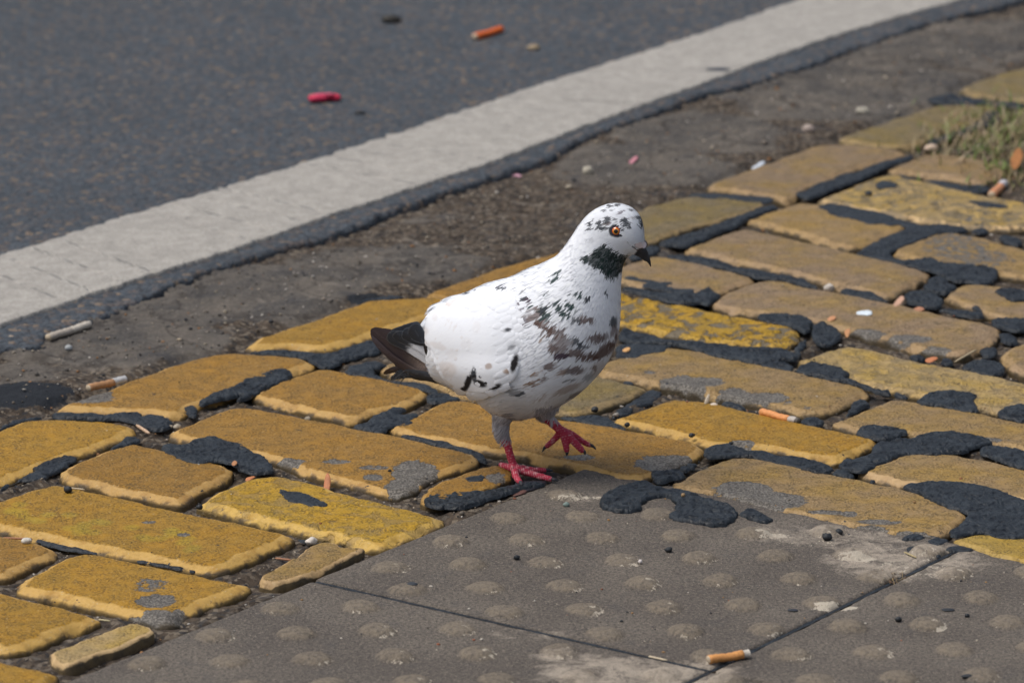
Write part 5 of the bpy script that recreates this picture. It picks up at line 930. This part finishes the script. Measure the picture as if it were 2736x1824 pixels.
# eyes
bvh = BVHTree.FromPolygons(BVx.tolist(), tri.tolist())
def side_hit(px, py, sgn=-1):
    P0 = PY(px, py, yc(px)); 
    d = Vector(ray(*native('P', px, py))).normalized()
    if sgn < 0: h = bvh.ray_cast(Vector((0, 0, H)), d)
    else: h = bvh.ray_cast(Vector(P0) + d*.2, -d)
    return h
for sgn in (-1, 1):
    loc, nrm, *_ = side_hit(1279.5, 218, sgn)
    if loc is None: continue
    c = np.array(loc) - np.array(nrm)*.0021; nrm = np.array(nrm); nrm = nrm/np.linalg.norm(nrm); view = nrm*.75 + np.array([0, sgn*.66, 0]); view /= np.linalg.norm(view)
    th = np.linspace(0, np.pi, 40); ph = np.linspace(0, 2*np.pi, 48, endpoint=False); a1 = np.cross(view, [0, 0, 1.0]); a1 /= np.linalg.norm(a1); a2 = np.cross(view, a1)
    V = np.array([c + .0043*(math.cos(t)*view + math.sin(t)*(math.cos(p)*a1 + math.sin(p)*a2)) for t in th for p in ph]); i = np.arange(40*48).reshape(40, 48); i2 = np.roll(i, -1, 1)
    F = np.stack([i[:-1].ravel(), i[1:].ravel(), i2[1:].ravel(), i2[:-1].ravel()], 1); T_ = np.repeat(th, 48); PH_ = np.tile(ph, 40)
    cc = np.tile(np.array((.02,.02,.024)), (len(V), 1)); iris = (T_ < 1.02); inner = (T_ < .62); pup = T_ < .42
    cc[iris] = (.62,.115,.006); cc[inner] = (.78,.33,.02); cc[pup] = (.004,.004,.004); cc[iris & (T_ > .92)] = (.25,.03,.004); cc *= (1+.15*np.sin(PH_*17))[:, None]
    pchild('eye', V, F, M_EYE, cc)
# wings: shells laid on the body, with rows of coverts
WING = np.array([(298,690),(330,645),(385,598),(450,562),(540,535),(640,515),(740,520),(800,560),(832,640),(836,730),(826,820),(806,900),(790,950),(745,985),(700,1006),(668,1010),(640,1025),(600,1024),(560,1020),(515,1003),(470,985),(435,955),(408,905),(385,870),(352,800),(318,760),(292,722)], float)
def smP(P, step=7):
    return smooth_poly(P, 2, step)
def wing_shell(sgn):
    P = smP(WING, 6); P, N = normals2(P); P = P + N*(fbm(P[:, 0]*.03, P[:, 1]*.03, 0, 220, 2)*3)[:, None]
    q, F, d, Pn = fill(P, 5.2)
    V = np.zeros((len(q), 3)); ok = np.ones(len(q), bool); nn = np.zeros((len(q), 3))
    for i, (x, y) in enumerate(q):
        loc, nrm, *_ = side_hit(x, y, sgn)
        if loc is None: ok[i] = False; V[i] = PY(x, y, yc(x)); nn[i] = (0, sgn, 0)
        else: V[i] = loc; nn[i] = nrm
    # overlapping rounded covert scales, bigger towards the tail
    a = math.radians(22); u = -(q[:, 0]-830)*math.cos(a) + (q[:, 1]-600)*math.sin(a); v = (q[:, 0]-830)*math.sin(a) + (q[:, 1]-600)*math.cos(a)
    su = 44 + u*.03; sv = 40.0; uu = u/su; row = np.floor(uu); best = np.zeros(len(q))
    for dr in (-1, 0, 1):
        r = row + dr; vv = v/sv + .5*(r % 2) + .25*vn(r*1.3, 0, 0, 5); cellv = np.floor(vv) + .5; jit = vn(r*3.1, cellv*2.7, 0, 9)*.18
        e = np.hypot((uu - r - .15 - jit)/1.18, (vv-cellv)/.66); hgt = sm(1.0, .86, e)*(.25 + .75*np.clip((uu - r + .5)/1.4, 0, 1)); best = np.maximum(best, hgt)
    edge = sm(0, 16, d); far_ = sm(250, 500, q[:, 0])
    V = V + nn*((.0004 + .0026*sm(820, 930, q[:, 1])*sm(860, 760, q[:, 0])*sm(0, 5, d) + .0018*edge*sm(860, 640, q[:, 0])*(.25 + .75*sm(520, 660, q[:, 1]))))[:, None]
    edgef = sm(850, 770, q[:, 0])[:, None]; V = V*edgef + (V - nn*.002)*(1-edgef)
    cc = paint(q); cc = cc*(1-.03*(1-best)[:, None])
    tn = sm(.1, .6, fbm(q[:, 0]*.02, q[:, 1]*.02, 0, 77, 3))*sm(700, 400, q[:, 0])*.28*sm(.2, .5, fbm((q[:, 0]+q[:, 1]*.4)*.22, q[:, 1]*.02, 0, 78, 2)); cc = cc*(1-tn[:, None]) + np.array(t_)*tn[:, None]
    if sgn > 0: F = F[:, ::-1]
    return pchild('wing', V, F, M_FEATHER, np.clip(cc, .004, .9)), V, q
wings = {s: wing_shell(s) for s in (-1, 1)}
def vane(poly, dep, fcol, parent, name='flight_feather', shaft=None, sgn=-1, curl=0.0, sp=6):
    """a blade feather: outline in side coordinates, dep = mm in front of the body's middle plane"""
    P = smP(np.array(poly, float), 7); P, N = normals2(P); P = P + N*(fbm(P[:, 0]*.09, P[:, 1]*.09, len(poly), 230, 2)*1.6)[:, None]
    q, F, d, Pn = fill(P, sp); cen = P.mean(0); L = np.linalg.svd(P-cen, full_matrices=False)[2]; v = (q-cen)@L[1]; u = (q-cen)@L[0]
    dome = .0016*(1-(v/np.abs(v).max())**2)
    V = np.array([PY(x, y, yc(x) + sgn*(dep*.001 + dm_ + curl*1e-5*(uu_)) ) for (x, y), dm_, uu_ in zip(q, dome, u)])
    barb = fbm((u*.6+np.abs(v))*.16, v*.02, 0, 231, 2); c = fcol(q, u, v, d)*(1 + .16*barb)[:, None]; sh = np.abs(v) < 1.4; c[sh] = c[sh]*1.5+.01
    V2 = V.copy(); V2[:, 1] -= sgn*.0004; n = len(V); F2 = np.vstack([F, F[:, ::-1]+n]); 
    return pchild(name, np.vstack([V, V2]), F2, M_VANE, np.clip(np.vstack([c, c*.7]), .004, .84), parent)
BRN = np.array((.052,.036,.038)); BLK = np.array((.027,.032,.042)); LBR = np.array((.30,.225,.185)); WHF = np.array((.74,.75,.78))
def f_long(q, u, v, d): 
    m = sm(200, 330, q[:, 0])[:, None]; st = (.5+.5*fbm(q[:, 0]*.2+q[:, 1]*.1, q[:, 1]*.02, 0, 7, 2))[:, None]*m; return BRN*(1-m*.8) + (LBR*(.6+st))*m*.8
def f_blk(q, u, v, d): 
    e = sm(3.5, 1.0, d)[:, None]*.13; return np.tile(BLK, (len(q), 1)) + e*np.array((.5,.6,.7))
def f_tip(x0):
    def f(q, u, v, d):
        m = sm(x0-18, x0+22, q[:, 0] + .25*(q[:, 1]-790) + 16*fbm(q[:, 1]*.25, q[:, 0]*.03, 0, 8, 2))[:, None]; return (BLK + sm(3.5, 1, d)[:, None]*.07)*(1-m) + WHF*m
    return f
FE = [  # outline, depth, colour, in order from the lowest layer
 ([(60,700),(100,700),(180,712),(260,760),(340,850),(420,930),(440,968),(400,968),(330,948),(250,925),(180,870),(110,810),(62,760),(53,725)], 3.0, f_long),
 ([(55,740),(75,745),(130,800),(200,858),(290,910),(380,940),(435,955),(440,972),(350,960),(262,940),(195,900),(130,842),(75,785)], 4.6, f_long),
 ([(150,713),(210,690),(290,664),(310,690),(320,760),(340,830),(300,800),(230,770),(170,742)], 4.0, f_blk),
 ([(135,745),(143,725),(170,712),(210,715),(280,760),(360,850),(415,915),(380,912),(300,860),(220,810),(160,785),(138,765)], 6.0, f_tip(246)),
 ([(165,735),(180,720),(215,712),(270,740),(340,810),(410,900),(370,880),(290,810),(220,785),(178,765),(166,750)], 7.2, f_tip(258)),
 ([(208,735),(222,705),(250,695),(310,705),(340,790),(300,792),(240,772),(212,755)], 8.4, f_blk),
 ([(240,720),(250,690),(285,672),(320,700),(340,782),(300,778),(265,765),(243,742)], 9.6, f_blk),
 ([(318,775),(340,785),(372,830),(405,895),(412,912),(370,885),(338,850),(322,815)], 12.5, lambda q, u, v, d: np.tile(np.array((.018,.014,.014)), (len(q), 1))),
 ([(400,920),(415,925),(440,950),(455,975),(425,962),(412,945)], 13.5, lambda q, u, v, d: np.tile(np.array((.035,.024,.02)), (len(q), 1)))]
for s in (-1, 1):
    for poly, dep, fc in FE: vane(poly, dep, fc, wings[s][0], sgn=s)
# rows of real coverts and secondaries lying like shingles on each wing
def coverts(sgn):
    VV, FF, CC, o_ = [], [], [], 0; r_ = np.random.default_rng(91); S = np.linspace(0, 1, 8); Tt = np.linspace(-1, 1, 7); x = 850.0; row = 0
    while x > 300:
        L = np.interp(x, [330, 560, 850], [118, 96, 50]); W = np.interp(x, [330, 560, 850], [46, 36, 19]); y = 500 + (row % 2)*W*.8
        while y < 1040:
            bx, by = x + r_.uniform(-.28, .28)*L + (y-760)*-.10, y + r_.uniform(-.22, .22)*W; b = np.array([[bx, by]]); y += W*1.55
            if not inside(b, WING)[0]: continue
            f = flow(b)[0]; f = f*.75 + np.array([-.80, .42])*.25*(1 if bx < 600 else 0) + r_.normal(0, .05, 2); f /= np.linalg.norm(f); g2 = np.array([-f[1], f[0]]); Lq = L*r_.uniform(.9, 1.1)
            tip = b[0] + f*Lq
            while Lq > 26 and not (inside(tip[None], WING)[0] or pdist(tip[None], WING)[0] < 5): Lq *= .86; tip = b[0] + f*Lq
            if Lq <= 26: continue
            ws = W*np.sqrt(np.clip(1 - np.clip((S-.45)/.56, 0, 1)**3.2, 0, 1))*np.interp(S, [0, .3], [.75, 1]); fine_ = 1; pts = []; lift_ = r_.uniform(.8, 1.15)
            fd = sm(860, 740, bx)
            for si, w_ in zip(S, ws):
                for ti in Tt:
                    pq = b[0] + f*Lq*si + g2*w_*ti; loc, nrm, *_ = side_hit(pq[0], pq[1], sgn)
                    if loc is None: fine_ = 0; break
                    pts.append(np.array(loc) + np.array(nrm)*(.0012*fd + .0026*fd*float(sm(820, 930, pq[1])) + .0004 + fd*.0017*lift_*si*.42 - .0005*abs(ti)**2.2))
                if not fine_: break
            if not fine_: continue
            pts = np.array(pts); i = np.arange(56).reshape(8, 7); F = np.stack([i[:-1, :-1].ravel(), i[1:, :-1].ravel(), i[1:, 1:].ravel(), i[:-1, 1:].ravel()], 1)
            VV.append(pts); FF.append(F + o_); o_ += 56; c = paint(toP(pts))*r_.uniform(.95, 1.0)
            if bx < 600 and r_.uniform() < .3:
                tt = np.repeat(S, 7)[:, None]; c = c*(1-.22*sm(.3, 1, tt)*sm(.3, 1, c[:, :1])) + np.array(t_)*.22*sm(.3, 1, tt)*sm(.3, 1, c[:, :1])
            CC.append(c)
        x -= L*.40; row += 1
    return pchild('coverts', np.vstack(VV), np.vstack(FF), M_FEATHER, np.clip(np.vstack(CC), .004, .9), wings[sgn][0])
for s_g in (-1, 1): coverts(s_g)
# far-side rump cover and tail, frayed ends
TL = np.array((.030,.031,.036)); TB = np.array((.045,.028,.022))
def f_t(c): return lambda q, u, v, d: np.tile(c, (len(q), 1))
for poly, dep, c in [([(115,928),(140,905),(175,893),(215,888),(290,905),(400,925),(420,975),(330,950),(250,930),(180,922),(130,935)], -2, TB),([(172,870),(190,868),(240,900),(400,935),(400,975),(300,950),(215,915),(178,895)], -4, TB*.8),
   ([(150,965),(170,935),(205,905),(250,900),(330,925),(420,960),(420,985),(330,965),(250,950),(200,955),(165,962)], 1, TL),([(240,935),(300,940),(400,955),(440,985),(360,968),(300,965),(255,952)], 2, TL*.8),
   ([(200,900),(300,905),(440,930),(500,960),(500,1000),(420,985),(330,960),(240,930)], -8, TL),([(215,905),(320,915),(450,945),(500,975),(420,990),(320,960),(240,925)], 7, TL)]:
    vane(poly, dep, f_t(c), pig, 'tail_feather')
for k in range(15):
    r_ = np.random.default_rng(k+50); x0, y0 = r_.uniform(165, 250), r_.uniform(915, 950); l = r_.uniform(30, 75); an = r_.uniform(.15, .75)
    pts = [(x0 - l*t*math.cos(an), y0 + l*t*math.sin(an) + 10*t*t, -r_.uniform(-3, 4), .42*(1.15-t)) for t in (0, .35, .7, 1)]
    if k == 0: WV, WF, wo_ = [], [], 0
    V, F = ptube(pts, 5, 3); WV.append(V); WF += [tuple(a+wo_ for a in f) for f in F]; wo_ += len(V)
pchild('frayed_barbs', np.vstack(WV), WF, M_ITEM, np.tile(TL, (wo_, 1)))
# soft contour feathers over the body
ta = np.linalg.norm(np.cross(V_ := BVx[tri[:, 1]]-BVx[tri[:, 0]], BVx[tri[:, 2]]-BVx[tri[:, 0]]), axis=1)
qt = toP(BVx[tri].mean(1)); okk = ~leg[tri[:, 0]] & (bkm[tri[:, 0]] < .05) & (cm_[tri[:, 0]] < .05) & (em[tri[:, 0]] < .3) & (np.hypot(qt[:, 0]-1279, qt[:, 1]-218) > 35) & ~((qt[:, 0] > 1335) & (np.abs((qt[:, 1]-276)-(qt[:, 0]-1338)*.78) < 9))
inw = inside(qt, WING); frontside = np.ones(len(qt), bool)
pr = ta*okk*np.where(inw & (qt[:, 0] < 790), .0, 1.0)*np.where(qt[:, 0] > 1080, 2.6, 1.0)*np.where(qt[:, 0] > 1180, 1.5, 1)*np.where(qt[:, 1] < 330, 1.6, 1.0); pr /= pr.sum()
NT = 30000; sel = RNG.choice(len(tri), NT, p=pr); bc = RNG.dirichlet((1, 1, 1), NT); root = (BVx[tri[sel]]*bc[..., None]).sum(1); nr = (BN[tri[sel]]*bc[..., None]).sum(1); nr /= np.linalg.norm(nr, axis=1)[:, None]
rq = toP(root); f2 = flow(rq); f3 = np.stack([f2[:, 0], np.zeros(NT), -f2[:, 1]], 1); f3 += RNG.normal(0, .10, f3.shape); f3 -= nr*(f3*nr).sum(1)[:, None]; f3 /= np.linalg.norm(f3, axis=1)[:, None]; sd3 = np.cross(nr, f3)
head = sm(1060, 1190, rq[:, 0])*sm(420, 330, rq[:, 1]); neck = sm(800, 1050, rq[:, 0]); dwnm = ((rq[:, 1] > 1120) & (rq[:, 0] < 800)) | ((rq[:, 1] > 1080) & (rq[:, 0] > 880))
Lm = (9.5 - 2.6*neck - 3.6*head)*.001*RNG.uniform(.7, 1.25, NT); Wm = (1.35 - .55*neck - .20*head)*.001*RNG.uniform(.7, 1.2, NT); Lm = np.where(dwnm, .0075, Lm); Wm = np.where(dwnm, .0005, Wm)
iw = inside(rq, WING); dwg = pdist(rq, WING); Lm = np.where(iw, .0125*RNG.uniform(.7, 1.2, NT), Lm); Wm = np.where(iw, .0027*RNG.uniform(.7, 1.2, NT), Wm); root = root + nr*(iw*.0020*sm(0, 14, dwg)*sm(850, 680, rq[:, 0]) + .0)[:, None]
Lm = np.where(iw, np.minimum(Lm, .002 + dwg*SCP*1.1), Lm)
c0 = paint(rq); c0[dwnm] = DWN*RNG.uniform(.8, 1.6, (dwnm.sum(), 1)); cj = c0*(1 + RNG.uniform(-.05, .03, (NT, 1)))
lift = np.where(iw, .035, .05) + .05*RNG.uniform(0, 1, NT) + .06*dwnm
VS, CS = [], []
for (t, wf) in ((0, .55), (.4, 1.0), (.78, .62), (1.0, .06)):
    c_ = root + f3*(Lm*t)[:, None] + nr*((.00015 + Lm*lift*t*(1.35 - .75*t)))[:, None]
    for s in (-1, 1): VS.append(c_ + sd3*(Wm*wf*s)[:, None] - nr*(Wm*.12)[:, None]); CS.append(cj)
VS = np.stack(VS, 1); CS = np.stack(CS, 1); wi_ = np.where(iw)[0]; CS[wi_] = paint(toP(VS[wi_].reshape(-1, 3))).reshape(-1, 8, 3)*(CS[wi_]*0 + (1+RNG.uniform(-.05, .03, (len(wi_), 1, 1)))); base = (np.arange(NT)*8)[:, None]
F = np.concatenate([base + np.array([[0, 1, 3, 2]]), base + np.array([[2, 3, 5, 4]]), base + np.array([[4, 5, 7, 6]])])
pchild('contour_feathers', VS.reshape(-1, 3), F, M_FEATHER, np.clip(CS.reshape(-1, 3), .004, .9))
